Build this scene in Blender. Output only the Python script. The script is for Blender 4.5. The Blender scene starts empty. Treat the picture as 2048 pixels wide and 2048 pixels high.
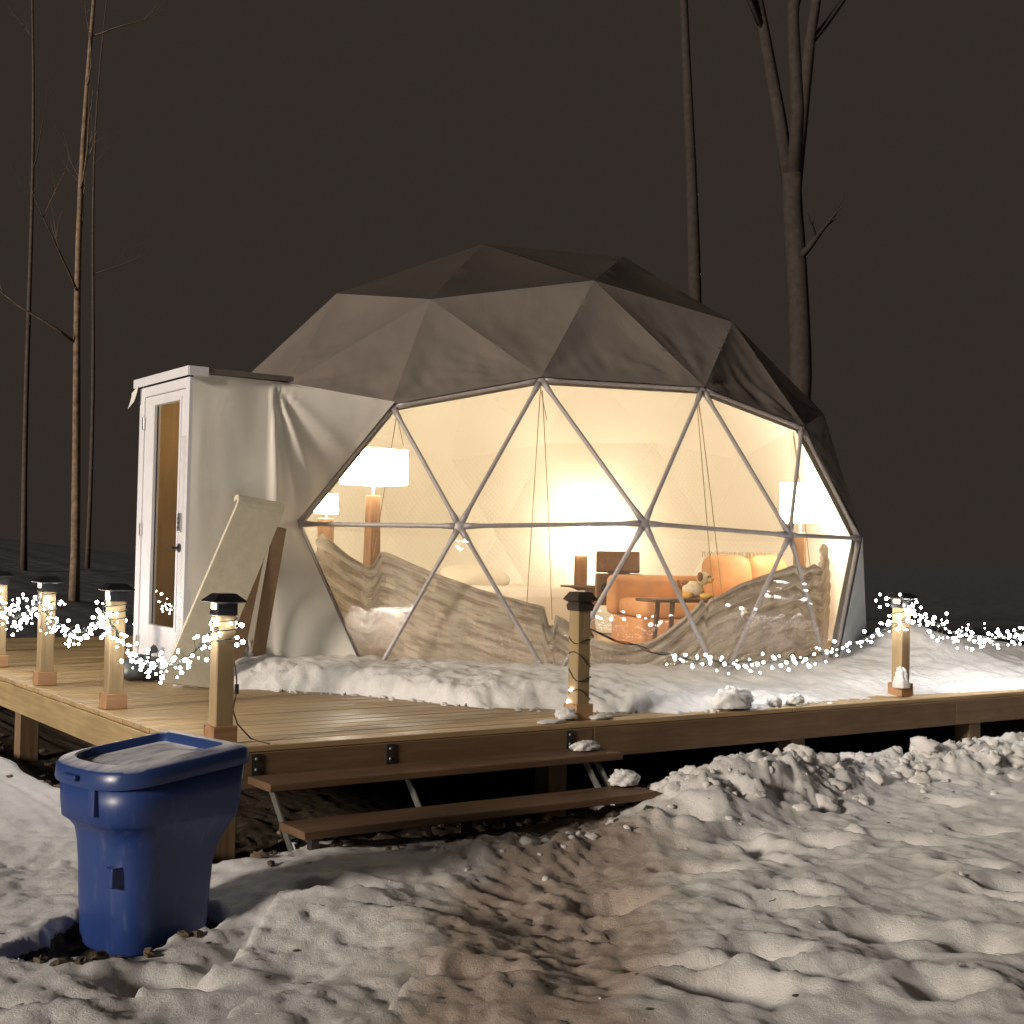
import bpy, bmesh, math, random
import numpy as np
from mathutils import Vector, Matrix

random.seed(7)
RNG = np.random.default_rng(7)
SC = bpy.context.scene
COL = SC.collection
R = math.radians

# ------------------------------------------------------------------ camera
# World frame: origin = front left corner of the deck, x along the front edge, y along the left edge, z = 0 deck top.
cam_d = bpy.data.cameras.new('camera')
cam = bpy.data.objects.new('camera', cam_d)
COL.objects.link(cam)
cam_d.sensor_width = 36.0
cam_d.lens = 46.64
cam_d.clip_start = 0.05
cam_d.clip_end = 600
YAW, PITCH, ROLL = -0.60968, 0.0293, 0.0216
cam.matrix_world = (Matrix.Translation((-2.585, -6.277, 1.016)) @ Matrix.Rotation(YAW, 4, 'Z')
                    @ Matrix.Rotation(math.pi / 2 + PITCH, 4, 'X') @ Matrix.Rotation(ROLL, 4, 'Z'))
SC.camera = cam

# ------------------------------------------------------------------ night sky
world = bpy.data.worlds.new('World')
SC.world = world
world.use_nodes = True
bg = world.node_tree.nodes['Background']
bg.inputs['Color'].default_value = (0.0315, 0.0245, 0.0205, 1)
bg.inputs['Strength'].default_value = 1.0

# ------------------------------------------------------------------ the one distant light, low from the left
SUN_AZ, SUN_EL = R(190), R(16)      # direction towards the light, measured from +x
sun_d = bpy.data.lights.new('sun', 'SUN')
sun_d.energy = 3.2
sun_d.angle = R(9)
sun_d.color = (1.0, 0.875, 0.74)
sun = bpy.data.objects.new('sun', sun_d)
COL.objects.link(sun)
to_sun = Vector((math.cos(SUN_AZ) * math.cos(SUN_EL), math.sin(SUN_AZ) * math.cos(SUN_EL), math.sin(SUN_EL)))
sun.rotation_euler = to_sun.to_track_quat('Z', 'Y').to_euler()
sun.location = (-8, 0, 6)

SC.view_settings.view_transform = 'Standard'
SC.view_settings.look = 'None'
SC.view_settings.exposure = 0.0
SC.view_settings.gamma = 1.0
SC.render.engine = 'CYCLES'
cy = SC.cycles
cy.max_bounces = 8
cy.diffuse_bounces = 4
cy.glossy_bounces = 4
cy.transparent_max_bounces = 16
cy.sample_clamp_indirect = 6.0
cy.caustics_reflective = False
cy.caustics_refractive = False
cy.use_denoising = True


# ================================================================== helpers
def tag(o, label=None, cat=None, group=None, kind=None):
    if label: o['label'] = label
    if cat: o['category'] = cat
    if group: o['group'] = group
    if kind: o['kind'] = kind
    return o


def thing(name, label, cat, loc=(0, 0, 0), rotz=0.0, group=None):
    o = bpy.data.objects.new(name, None)
    o.empty_display_size = 0.1
    COL.objects.link(o)
    o.location = loc
    o.rotation_euler = (0, 0, rotz)
    return tag(o, label, cat, group)


def link(name, me, mat=None, parent=None, loc=None, rot=None, scale=None):
    o = bpy.data.objects.new(name, me)
    COL.objects.link(o)
    if mat is not None and not me.materials:
        me.materials.append(mat)
    if parent is not None: o.parent = parent
    if loc is not None: o.location = loc
    if rot is not None: o.rotation_euler = rot
    if scale is not None: o.scale = scale if hasattr(scale, '__len__') else (scale,) * 3
    return o


class MB:
    def __init__(s):
        s.v = []; s.f = []

    def add(s, vs, fs):
        n = len(s.v)
        s.v += [tuple(map(float, p)) for p in vs]
        s.f += [tuple(i + n for i in f) for f in fs]
        return s

    def box(s, x0, x1, y0, y1, z0, z1, M=None):
        vs = [Vector((x, y, z)) for z in (z0, z1) for (x, y) in ((x0, y0), (x1, y0), (x1, y1), (x0, y1))]
        if M is not None: vs = [M @ v for v in vs]
        return s.add(vs, [(3, 2, 1, 0), (4, 5, 6, 7), (0, 1, 5, 4), (1, 2, 6, 5), (2, 3, 7, 6), (3, 0, 4, 7)])

    def tube(s, pts, rad, n=8, cap=True, wob=0.0):
        pts = [Vector(p) for p in pts]
        m = len(pts)
        rads = rad if hasattr(rad, '__len__') else [rad] * m
        vs = []; fs = []
        up = Vector((0.13, 0.27, 0.95)).normalized()
        prev = None
        for i, p in enumerate(pts):
            t = (pts[min(i + 1, m - 1)] - pts[max(i - 1, 0)]).normalized()
            if prev is None:
                a = t.cross(up)
                if a.length < 1e-3: a = t.cross(Vector((1, 0, 0)))
            else:
                a = prev - t * prev.dot(t)
            a.normalize(); prev = a
            b = t.cross(a)
            for k in range(n):
                th = 2 * math.pi * k / n
                r = rads[i] * (1 + (random.uniform(-wob, wob) if wob else 0))
                vs.append(p + a * (r * math.cos(th)) + b * (r * math.sin(th)))
        for i in range(m - 1):
            for k in range(n):
                fs.append((i * n + k, i * n + (k + 1) % n, (i + 1) * n + (k + 1) % n, (i + 1) * n + k))
        if cap:
            fs.append(tuple(reversed(range(n)))); fs.append(tuple((m - 1) * n + k for k in range(n)))
        return s.add(vs, fs)

    def loft(s, rings, cap=True):
        n = len(rings[0]); vs = [p for r in rings for p in r]; fs = []
        for i in range(len(rings) - 1):
            for k in range(n):
                fs.append((i * n + k, i * n + (k + 1) % n, (i + 1) * n + (k + 1) % n, (i + 1) * n + k))
        if cap:
            fs.append(tuple(reversed(range(n)))); fs.append(tuple((len(rings) - 1) * n + k for k in range(n)))
        return s.add(vs, fs)

    def ball(s, c, r, nu=12, nv=8, sc=(1, 1, 1), M=None):
        rings = []
        vs = []; fs = []
        for j in range(nv + 1):
            ph = math.pi * j / nv
            for i in range(nu):
                th = 2 * math.pi * i / nu
                p = Vector((r * sc[0] * math.sin(ph) * math.cos(th), r * sc[1] * math.sin(ph) * math.sin(th), r * sc[2] * math.cos(ph)))
                if M is not None: p = M @ p
                vs.append(p + Vector(c))
        for j in range(nv):
            for i in range(nu):
                fs.append((j * nu + i, (j + 1) * nu + i, (j + 1) * nu + (i + 1) % nu, j * nu + (i + 1) % nu))
        return s.add(vs, fs)

    def grid(s, P):
        nu, nv = len(P), len(P[0])
        vs = [p for row in P for p in row]
        fs = [(i * nv + j, (i + 1) * nv + j, (i + 1) * nv + j + 1, i * nv + j + 1) for i in range(nu - 1) for j in range(nv - 1)]
        return s.add(vs, fs)

    def mesh(s, name, bevel=0.0, smooth=False, seg=2, merge=False):
        me = bpy.data.meshes.new(name)
        me.from_pydata(s.v, [], s.f)
        if bevel or merge:
            bm = bmesh.new(); bm.from_mesh(me)
            bmesh.ops.remove_doubles(bm, verts=bm.verts, dist=1e-5)
            if bevel:
                ed = [e for e in bm.edges if len(e.link_faces) == 2 and e.calc_face_angle(0) > 0.5]
                bmesh.ops.bevel(bm, geom=ed, offset=bevel, segments=seg, affect='EDGES', profile=0.5, clamp_overlap=True)
            bm.to_mesh(me); bm.free()
        if smooth:
            me.polygons.foreach_set('use_smooth', [True] * len(me.polygons))
        me.update()
        return me

    def build(s, name, mat, parent=None, bevel=0.0, smooth=False, seg=2, loc=None, rot=None, merge=False):
        return link(name, s.mesh(name, bevel, smooth, seg, merge), mat, parent, loc, rot)


def copy_tree(o, parent=None):
    c = o.copy(); COL.objects.link(c)
    if parent is not None: c.parent = parent
    for ch in list(o.children): copy_tree(ch, c)
    return c


# ------------------------------------------------------------------ numpy noise
_PERM = RNG.permutation(512)
_GR = RNG.uniform(0, 2 * math.pi, 512)


def perlin(x, y, seed=0):
    x = np.asarray(x, float) + seed * 17.31; y = np.asarray(y, float) - seed * 9.77
    xi = np.floor(x).astype(int); yi = np.floor(y).astype(int)
    xf = x - xi; yf = y - yi
    u = xf ** 3 * (xf * (xf * 6 - 15) + 10); v = yf ** 3 * (yf * (yf * 6 - 15) + 10)

    def g(ix, iy, dx, dy):
        h = _GR[_PERM[(_PERM[ix % 512] + iy) % 512]]
        return np.cos(h) * dx + np.sin(h) * dy
    a = g(xi, yi, xf, yf); b = g(xi + 1, yi, xf - 1, yf); c = g(xi, yi + 1, xf, yf - 1); d = g(xi + 1, yi + 1, xf - 1, yf - 1)
    return (a + u * (b - a)) * (1 - v) + (c + u * (d - c)) * v


def fbm(x, y, oct=4, seed=0, gain=0.5):
    r = 0; amp = 1.0; f = 1.0
    for k in range(oct):
        r = r + amp * perlin(np.asarray(x) * f, np.asarray(y) * f, seed + k * 3); amp *= gain; f *= 2.03
    return r


def billow(x, y, oct=3, seed=0):
    r = 0; amp = 1.0; f = 1.0
    for k in range(oct):
        r = r + amp * np.abs(perlin(np.asarray(x) * f, np.asarray(y) * f, seed + k * 5)); amp *= 0.5; f *= 2.1
    return r


def sstep(e0, e1, x):
    t = np.clip((np.asarray(x, float) - e0) / (e1 - e0), 0, 1)
    return t * t * (3 - 2 * t)


# ------------------------------------------------------------------ materials
class NT:
    def __init__(s, name):
        s.m = bpy.data.materials.new(name); s.m.use_nodes = True
        s.t = s.m.node_tree; s.t.nodes.clear()
        s.out = s.t.nodes.new('ShaderNodeOutputMaterial')

    def n(s, typ, **kw):
        nd = s.t.nodes.new(typ)
        for k, v in kw.items():
            if k in nd.inputs.keys() if hasattr(nd.inputs, 'keys') else False:
                nd.inputs[k].default_value = v
            else:
                setattr(nd, k, v)
        return nd

    def l(s, a, b): s.t.links.new(a, b)

    def coord(s, scale=(1, 1, 1), kind='Object', rot=(0, 0, 0)):
        tc = s.n('ShaderNodeTexCoord'); mp = s.n('ShaderNodeMapping')
        mp.inputs['Scale'].default_value = scale; mp.inputs['Rotation'].default_value = rot
        s.l(tc.outputs[kind], mp.inputs['Vector']); return mp.outputs['Vector']

    def worldpos(s, scale=(1, 1, 1)):
        g = s.n('ShaderNodeNewGeometry'); mp = s.n('ShaderNodeMapping'); mp.inputs['Scale'].default_value = scale
        s.l(g.outputs['Position'], mp.inputs['Vector']); return mp.outputs['Vector']

    def noise(s, vec, scale=5, detail=4, rough=0.55, dist=0.0):
        nd = s.n('ShaderNodeTexNoise')
        nd.inputs['Scale'].default_value = scale; nd.inputs['Detail'].default_value = detail
        nd.inputs['Roughness'].default_value = rough; nd.inputs['Distortion'].default_value = dist
        s.l(vec, nd.inputs['Vector']); return nd.outputs['Fac']

    def ramp(s, fac, stops):
        r = s.n('ShaderNodeValToRGB'); e = r.color_ramp.elements
        while len(e) < len(stops): e.new(0.5)
        for el, (p, c) in zip(e, stops):
            el.position = p; el.color = (c[0], c[1], c[2], 1) if hasattr(c, '__len__') else (c, c, c, 1)
        s.l(fac, r.inputs['Fac']); return r.outputs['Color']

    def mix(s, fac, a, b):
        m = s.n('ShaderNodeMix'); m.data_type = 'RGBA'
        for sock, v in ((m.inputs[0], fac), (m.inputs[6], a), (m.inputs[7], b)):
            if hasattr(v, 'is_output'): s.l(v, sock)
            elif hasattr(v, '__len__'): sock.default_value = (*v[:3], 1)
            else: sock.default_value = v
        return m.outputs[2]

    def math(s, op, a, b=0.0):
        m = s.n('ShaderNodeMath'); m.operation = op
        for sock, v in zip(m.inputs, (a, b)):
            if hasattr(v, 'is_output'): s.l(v, sock)
            else: sock.default_value = v
        return m.outputs[0]

    def bump(s, h, strength=0.3, dist=0.01, normal=None):
        b = s.n('ShaderNodeBump'); b.inputs['Strength'].default_value = strength; b.inputs['Distance'].default_value = dist
        s.l(h, b.inputs['Height'])
        if normal is not None: s.l(normal, b.inputs['Normal'])
        return b.outputs['Normal']

    def pbr(s, color, rough=0.6, normal=None, metal=0.0, spec=0.4, emit=None, estr=0.0, coat=0.0, sss=0.0):
        p = s.n('ShaderNodeBsdfPrincipled')
        for key, v in (('Base Color', color), ('Roughness', rough)):
            if hasattr(v, 'is_output'): s.l(v, p.inputs[key])
            elif hasattr(v, '__len__'): p.inputs[key].default_value = (*v[:3], 1)
            else: p.inputs[key].default_value = v
        p.inputs['Metallic'].default_value = metal
        p.inputs['Specular IOR Level'].default_value = spec
        p.inputs['Coat Weight'].default_value = coat
        if sss:
            p.inputs['Subsurface Weight'].default_value = sss
            p.inputs['Subsurface Radius'].default_value = (0.03, 0.025, 0.02)
            p.inputs['Subsurface Scale'].default_value = 0.6
        if emit is not None:
            p.inputs['Emission Color'].default_value = (*emit, 1); p.inputs['Emission Strength'].default_value = estr
        if normal is not None: s.l(normal, p.inputs['Normal'])
        s.l(p.outputs[0], s.out.inputs['Surface'])
        return s.m


def m_plain(name, c, rough=0.6, var=0.15, scale=12, bump=0.15, metal=0.0, spec=0.4, coat=0.0):
    t = NT(name); v = t.coord()
    f = t.noise(v, scale, 5)
    col = t.ramp(f, [(0.3, [x * (1 - var) for x in c]), (0.7, [min(1, x * (1 + var)) for x in c])])
    nr = t.bump(t.noise(v, scale * 4, 4), bump, 0.004)
    return t.pbr(col, rough, nr, metal, spec, coat=coat)


def m_wood(name, dark, light, axis='x', rough=0.65, wet=False, wscale=1.0):
    """sawn timber with grain along one axis, knots and blotches"""
    t = NT(name)
    sc = {'x': (0.9, 14, 14), 'y': (14, 0.9, 14), 'z': (14, 14, 0.9)}[axis]
    oi = t.n('ShaderNodeObjectInfo')
    tc = t.n('ShaderNodeTexCoord')
    add = t.n('ShaderNodeVectorMath'); add.operation = 'ADD'
    sc3 = t.n('ShaderNodeVectorMath'); sc3.operation = 'SCALE'; sc3.inputs[3].default_value = 37.0
    comb = t.n('ShaderNodeCombineXYZ')
    for i in range(3): t.l(oi.outputs['Random'], comb.inputs[i])
    t.l(comb.outputs[0], sc3.inputs[0]); t.l(tc.outputs['Object'], add.inputs[0]); t.l(sc3.outputs[0], add.inputs[1])
    mp = t.n('ShaderNodeMapping'); mp.inputs['Scale'].default_value = [x * wscale for x in sc]
    t.l(add.outputs[0], mp.inputs['Vector'])
    g = t.noise(mp.outputs[0], 2.2, 6, 0.6, 0.6)
    mp2 = t.n('ShaderNodeMapping'); mp2.inputs['Scale'].default_value = (1.6, 1.6, 1.6); t.l(add.outputs[0], mp2.inputs['Vector'])
    blot = t.noise(mp2.outputs[0], 1.3, 3)
    c1 = t.ramp(g, [(0.28, dark), (0.5, [(a + b) / 2 for a, b in zip(dark, light)]), (0.72, light)])
    c2 = t.mix(t.ramp(blot, [(0.35, 0.0), (0.75, 0.55)]), c1, [x * 0.55 for x in dark])
    c3 = t.mix(t.ramp(oi.outputs['Random'], [(0, 0.0), (1, 0.35)]), c2, [x * 1.1 for x in light])
    nr = t.bump(g, 0.35, 0.006)
    if wet:
        rr = t.ramp(blot, [(0.4, 0.62), (0.65, 0.34)])
        return t.pbr(c3, rr, nr, 0, 0.45)
    return t.pbr(c3, rough, nr, 0, 0.3)


def m_emit(name, c, strength):
    t = NT(name); e = t.n('ShaderNodeEmission'); e.inputs['Color'].default_value = (*c, 1); e.inputs['Strength'].default_value = strength
    t.l(e.outputs[0], t.out.inputs['Surface']); return t.m


MAT = {}
MAT['plank'] = m_wood('deck_wood', (0.28, 0.18, 0.08), (0.56, 0.40, 0.205), 'x', wet=True)
MAT['fascia'] = m_wood('fascia_wood_shaded', (0.13, 0.082, 0.047), (0.24, 0.16, 0.092), 'x')  # front boards toned dark, their shade put into the wood colour
MAT['fascia_y'] = m_wood('fascia_wood_lit', (0.30, 0.21, 0.10), (0.48, 0.36, 0.19), 'y')  # same boards in a paler lit tone for the side edges
MAT['post'] = m_wood('post_wood', (0.25, 0.17, 0.085), (0.44, 0.33, 0.18), 'z')
MAT['base_trim'] = m_wood('base_trim_wood', (0.32, 0.17, 0.085), (0.50, 0.30, 0.16), 'x')
MAT['tread'] = m_wood('tread_wood', (0.095, 0.054, 0.03), (0.19, 0.115, 0.065), 'x')
MAT['oldpost'] = m_wood('support_wood', (0.16, 0.10, 0.055), (0.28, 0.19, 0.11), 'z')
MAT['lampwood'] = m_wood('lamp_wood', (0.16, 0.075, 0.03), (0.36, 0.19, 0.09), 'z')
MAT['ply'] = m_wood('plywood', (0.42, 0.27, 0.13), (0.58, 0.41, 0.22), 'z', wscale=0.5)
MAT['cap'] = m_plain('black_cap_plastic', (0.012, 0.012, 0.014), 0.35, 0.2, 20, 0.05, spec=0.5)
MAT['cap_brown'] = m_plain('bronze_cap_metal', (0.045, 0.033, 0.022), 0.5, 0.3, 20, 0.1)
MAT['steel'] = m_plain('galvanised_steel', (0.34, 0.34, 0.31), 0.42, 0.25, 25, 0.1, metal=0.8)
MAT['blackmetal'] = m_plain('black_bracket_metal', (0.03, 0.027, 0.025), 0.5, 0.3, 25, 0.2)
MAT['frame'] = m_plain('dome_tube_metal', (0.42, 0.39, 0.40), 0.45, 0.12, 30, 0.05, metal=0.25)
MAT['doorwhite'] = m_plain('white_door_paint', (0.74, 0.73, 0.76), 0.4, 0.04, 8, 0.05)
MAT['black'] = m_plain('black_handle_metal', (0.015, 0.014, 0.014), 0.35, 0.2, 30, 0.05)
MAT['chrome'] = m_plain('satin_nickel', (0.6, 0.6, 0.58), 0.3, 0.1, 30, 0.05, metal=0.9)
MAT['wire'] = m_plain('dark_green_wire', (0.018, 0.026, 0.014), 0.5, 0.3, 40, 0.1)
MAT['redcord'] = m_plain('brown_cord', (0.10, 0.045, 0.03), 0.5, 0.2, 40, 0.1)
MAT['bulb'] = m_emit('fairy_bulb', (1.0, 0.97, 0.95), 60.0)
MAT['capled'] = m_emit('post_cap_led', (1.0, 0.83, 0.5), 9.0)
MAT['bark'] = m_plain('bark', (0.21, 0.145, 0.10), 0.9, 0.45, 9, 0.8)
MAT['fadebark'] = m_plain('bark_faded_to_sky', (0.085, 0.064, 0.052), 0.9, 0.3, 9, 0.5)  # bark toned to melt into the sky, the fade put in colour
MAT['dimbark'] = m_plain('bark_dimmed_to_night', (0.038, 0.029, 0.024), 0.9, 0.3, 9, 0.8)  # bark darkened so trunks sink into the night, missing light put in colour


MAT['shade'] = m_emit('lamp_shade_linen', (1.0, 0.91, 0.74), 26.0)
MAT['shade_small'] = m_emit('small_lamp_shade', (1.0, 0.90, 0.68), 45.0)
MAT['orange'] = m_plain('orange_leather', (0.60, 0.29, 0.12), 0.55, 0.15, 6, 0.25)
MAT['linen'] = m_plain('cream_bedding', (0.78, 0.70, 0.60), 0.8, 0.06, 5, 0.4)
MAT['darkwood'] = m_wood('dark_furniture_wood', (0.07, 0.032, 0.015), (0.16, 0.08, 0.04), 'x')
MAT['radio'] = m_plain('brown_case_leatherette', (0.16, 0.075, 0.035), 0.55, 0.2, 25, 0.3)
MAT['display'] = m_emit('blue_display', (0.35, 0.65, 1.0), 2.0)
MAT['plush_white'] = m_plain('cream_plush', (0.72, 0.60, 0.42), 0.95, 0.15, 40, 0.8)
MAT['plush_brown'] = m_plain('brown_plush', (0.22, 0.11, 0.05), 0.95, 0.2, 40, 0.8)
MAT['plush_yellow'] = m_plain('yellow_plush', (0.75, 0.45, 0.12), 0.95, 0.15, 40, 0.8)
MAT['rope'] = m_plain('tan_cord', (0.42, 0.26, 0.10), 0.8, 0.1, 60, 0.3)
MAT['mat_beige'] = m_plain('beige_foam_mat', (0.60, 0.555, 0.42), 0.85, 0.08, 14, 0.3)
MAT['mat_brown'] = m_plain('brown_mat_back', (0.30, 0.20, 0.12), 0.85, 0.12, 14, 0.3)
MAT['floor_in'] = m_wood('inner_floor', (0.42, 0.27, 0.13), (0.58, 0.40, 0.22), 'x')
MAT['bag'] = m_plain('grey_green_bag_plastic', (0.06, 0.07, 0.07), 0.35, 0.4, 8, 0.5)


def m_fabric(name, c, rough=0.7, var=0.08, fold=0.35, scale=2.0, weave=True, spec=0.25):
    t = NT(name); v = t.worldpos()
    f = t.noise(v, 1.6, 4)
    col = t.ramp(f, [(0.3, [x * (1 - var) for x in c]), (0.7, [min(1, x * (1 + var)) for x in c])])
    h = t.noise(t.worldpos((1, 1, 0.45)), scale * 2.2, 5, 0.5, 0.8)
    nr = t.bump(h, fold, 0.05)
    nr = t.bump(t.noise(v, 160, 2), 0.12, 0.002, nr)
    return t.pbr(col, rough, nr, 0, spec)


MAT['canvas_white'] = m_fabric('white_canvas', (0.85, 0.82, 0.74), 0.5, 0.04, 0.07, spec=0.35)
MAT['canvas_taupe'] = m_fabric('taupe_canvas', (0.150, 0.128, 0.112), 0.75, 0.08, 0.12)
MAT['canvas_crown'] = m_fabric('crown_canvas_darker_tone', (0.045, 0.037, 0.032), 0.8, 0.08, 0.12)  # crown faces toned darker than the rest of the roof
MAT['skirt'] = m_fabric('grey_white_vinyl_skirt', (0.62, 0.63, 0.62), 0.3, 0.05, 0.15, spec=0.5)
MAT['liner_top'] = m_fabric('cream_liner', (0.84, 0.80, 0.72), 0.85, 0.03, 0.15)


def m_quilt():
    t = NT('quilted_liner'); v = t.worldpos()
    sx = t.n('ShaderNodeSeparateXYZ'); t.l(v, sx.inputs[0])
    # diamond quilting from two diagonal sine waves of (arc, height)
    at = t.math('ARCTAN2', t.math('SUBTRACT', sx.outputs[1], 4.581), t.math('SUBTRACT', sx.outputs[0], 5.092))
    arc = t.math('MULTIPLY', at, 3.3)
    k = 46.0
    p = t.math('MULTIPLY', t.math('ADD', arc, sx.outputs[2]), k); q = t.math('MULTIPLY', t.math('SUBTRACT', arc, sx.outputs[2]), k)
    s1 = t.math('ABSOLUTE', t.math('SINE', p)); s2 = t.math('ABSOLUTE', t.math('SINE', q))
    h = t.math('MINIMUM', s1, s2)
    col = t.ramp(h, [(0.0, (0.76, 0.71, 0.62)), (0.30, (0.82, 0.78, 0.69))])
    return t.pbr(col, 0.6, t.bump(h, 0.35, 0.006), 0, 0.3)


MAT['quilt'] = m_quilt()


def m_film():
    """clear vinyl: mostly transparent thin film with gloss, wrinkled low down"""
    t = NT('clear_vinyl'); v = t.worldpos()
    sx = t.n('ShaderNodeSeparateXYZ'); t.l(v, sx.inputs[0])
    low = t.ramp(t.math('ADD', sx.outputs[2], t.math('MULTIPLY', t.noise(t.worldpos(), 2.5, 2), 0.5)), [(0.3, 1.0), (0.8, 0.0)])
    w = t.noise(t.worldpos((1, 1, 1)), 30.0, 3, 0.6, 2.0)
    w2 = t.noise(t.worldpos((3.0, 3.0, 0.9)), 16.0, 2, 0.5, 1.0)
    h = t.math('MULTIPLY', t.math('ADD', w, w2), low)
    nr = t.bump(h, 1.0, 0.022)
    gl = t.n('ShaderNodeBsdfGlossy'); gl.inputs['Roughness'].default_value = 0.03; gl.inputs['Color'].default_value = (1, 1, 1, 1)
    t.l(nr, gl.inputs['Normal'])
    tr = t.n('ShaderNodeBsdfTransparent'); tr.inputs['Color'].default_value = (0.96, 0.955, 0.94, 1)
    fr = t.n('ShaderNodeLayerWeight'); t.l(nr, fr.inputs['Normal'])
    refl = t.math('ADD', t.math('MULTIPLY', t.math('POWER', fr.outputs['Facing'], 5.0), 0.4), 0.055)
    mx = t.n('ShaderNodeMixShader')
    t.l(refl, mx.inputs[0]); t.l(tr.outputs[0], mx.inputs[1]); t.l(gl.outputs[0], mx.inputs[2])
    ml = t.n('ShaderNodeBsdfTranslucent'); ml.inputs['Color'].default_value = (0.9, 0.9, 0.9, 1)
    m2 = t.n('ShaderNodeMixShader'); m2.inputs[0].default_value = 0.06
    t.l(mx.outputs[0], m2.inputs[1]); t.l(ml.outputs[0], m2.inputs[2]); t.l(m2.outputs[0], t.out.inputs['Surface'])
    return t.m


MAT['film'] = m_film()


def m_glass():
    t = NT('door_glass')
    gl = t.n('ShaderNodeBsdfGlossy'); gl.inputs['Roughness'].default_value = 0.01
    tr = t.n('ShaderNodeBsdfTransparent'); tr.inputs['Color'].default_value = (0.90, 0.90, 0.88, 1)
    nr = t.bump(t.noise(t.worldpos(), 2.5, 1), 0.05, 0.02); t.l(nr, gl.inputs['Normal'])
    fr = t.n('ShaderNodeLayerWeight')
    refl = t.math('ADD', t.math('MULTIPLY', t.math('POWER', fr.outputs['Facing'], 4.0), 0.7), 0.09)
    mx = t.n('ShaderNodeMixShader'); t.l(refl, mx.inputs[0]); t.l(tr.outputs[0], mx.inputs[1]); t.l(gl.outputs[0], mx.inputs[2])
    t.l(mx.outputs[0], t.out.inputs['Surface']); return t.m


MAT['glass'] = m_glass()


def m_print():
    """curtain: tan cloth printed with brown woodland blocks"""
    t = NT('woodland_print_cloth'); tc = t.n('ShaderNodeUVMap')
    mp = t.n('ShaderNodeMapping'); mp.inputs['Scale'].default_value = (1, 1, 1); t.l(tc.outputs[0], mp.inputs['Vector'])
    u = mp.outputs[0]
    br = t.n('ShaderNodeTexBrick'); br.inputs['Scale'].default_value = 5.5; br.inputs['Mortar Size'].default_value = 0.006
    br.inputs['Color1'].default_value = (0.60, 0.54, 0.46, 1); br.inputs['Color2'].default_value = (0.42, 0.37, 0.31, 1); br.inputs['Mortar'].default_value = (0.34, 0.28, 0.22, 1)
    br.inputs['Row Height'].default_value = 0.55
    nz = t.n('ShaderNodeTexNoise'); nz.inputs['Scale'].default_value = 3; t.l(u, nz.inputs['Vector'])
    vm = t.n('ShaderNodeVectorMath'); vm.operation = 'MULTIPLY_ADD'; vm.inputs[1].default_value = (0.12, 0.12, 0); t.l(nz.outputs['Color'], vm.inputs[0]); t.l(u, vm.inputs[2])
    t.l(vm.outputs[0], br.inputs['Vector'])
    st_ = t.n('ShaderNodeMapping'); st_.inputs['Scale'].default_value = (5, 30, 1); t.l(u, st_.inputs['Vector'])
    blot = t.noise(st_.outputs[0], 1.0, 5, 0.6, 0.4)
    c = t.mix(t.ramp(blot, [(0.46, 0.0), (0.62, 0.7)]), br.outputs['Color'], (0.22, 0.17, 0.13))
    big = t.noise(u, 4.5, 3)
    c = t.mix(t.ramp(big, [(0.5, 0.0), (0.62, 0.55)]), c, (0.44, 0.42, 0.35))
    nr = t.bump(t.noise(u, 30, 3), 0.2, 0.004)
    t.pbr(c, 0.85, nr, 0, 0.15)
    p = t.out.inputs['Surface'].links[0].from_node
    tl = t.n('ShaderNodeBsdfTranslucent'); t.l(c, tl.inputs['Color'])
    mx = t.n('ShaderNodeMixShader'); mx.inputs[0].default_value = 0.35
    t.l(p.outputs[0], mx.inputs[1]); t.l(tl.outputs[0], mx.inputs[2]); t.l(mx.outputs[0], t.out.inputs['Surface'])
    return t.m


MAT['print'] = m_print()
MAT['hem'] = m_plain('curtain_hem_cloth', (0.46, 0.38, 0.29), 0.85, 0.2, 14, 0.4)


def m_snow(name='snow', tint=(0.76, 0.745, 0.74), attr=True):
    t = NT(name); v = t.worldpos()
    fine = t.noise(v, 55, 6, 0.7); mid = t.noise(v, 11, 5, 0.6)
    snow = t.ramp(mid, [(0.3, [x * 0.88 for x in tint]), (0.65, tint)])
    if attr:
        at = t.n('ShaderNodeAttribute'); at.attribute_name = 'cover'
        sp = t.n('ShaderNodeSeparateColor'); t.l(at.outputs['Color'], sp.inputs[0])
        dn = t.noise(v, 7, 7, 0.7)
        dirt = t.ramp(t.noise(v, 24, 6, 0.7), [(0.3, (0.018, 0.013, 0.009)), (0.55, (0.06, 0.045, 0.03)), (0.75, (0.15, 0.115, 0.08))])
        floor = t.ramp(t.noise(v, 3.0, 6, 0.65), [(0.35, (0.05, 0.05, 0.053)), (0.6, (0.085, 0.088, 0.102)), (0.78, (0.17, 0.178, 0.21))])
        soil = t.ramp(dn, [(0.25, (0.20, 0.135, 0.095)), (0.7, (0.52, 0.42, 0.345))])
        k = t.math('ADD', sp.outputs[1], t.math('MULTIPLY', t.math('SUBTRACT', dn, 0.5), 0.9))
        c = t.mix(t.ramp(k, [(0.25, 0.0), (0.95, 0.85)]), snow, soil)           # trodden, dirty snow
        e = t.math('ADD', sp.outputs[0], t.math('MULTIPLY', t.math('SUBTRACT', fine, 0.5), 0.5))
        c = t.mix(t.ramp(e, [(0.45, 1.0), (0.55, 0.0)]), c, dirt)              # bare ground
        c = t.mix(sp.outputs[2], c, floor)                                     # forest snow darkened in colour where light falls off
    else:
        c = snow
    h = t.math('ADD', t.math('MULTIPLY', mid, 1.0), t.math('MULTIPLY', fine, 0.35))
    nr = t.bump(h, 0.45, 0.022)
    nr = t.bump(t.noise(v, 130, 5, 0.75), 0.8, 0.008, nr)
    return t.pbr(c, 0.75, nr, 0, 0.25)


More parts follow.
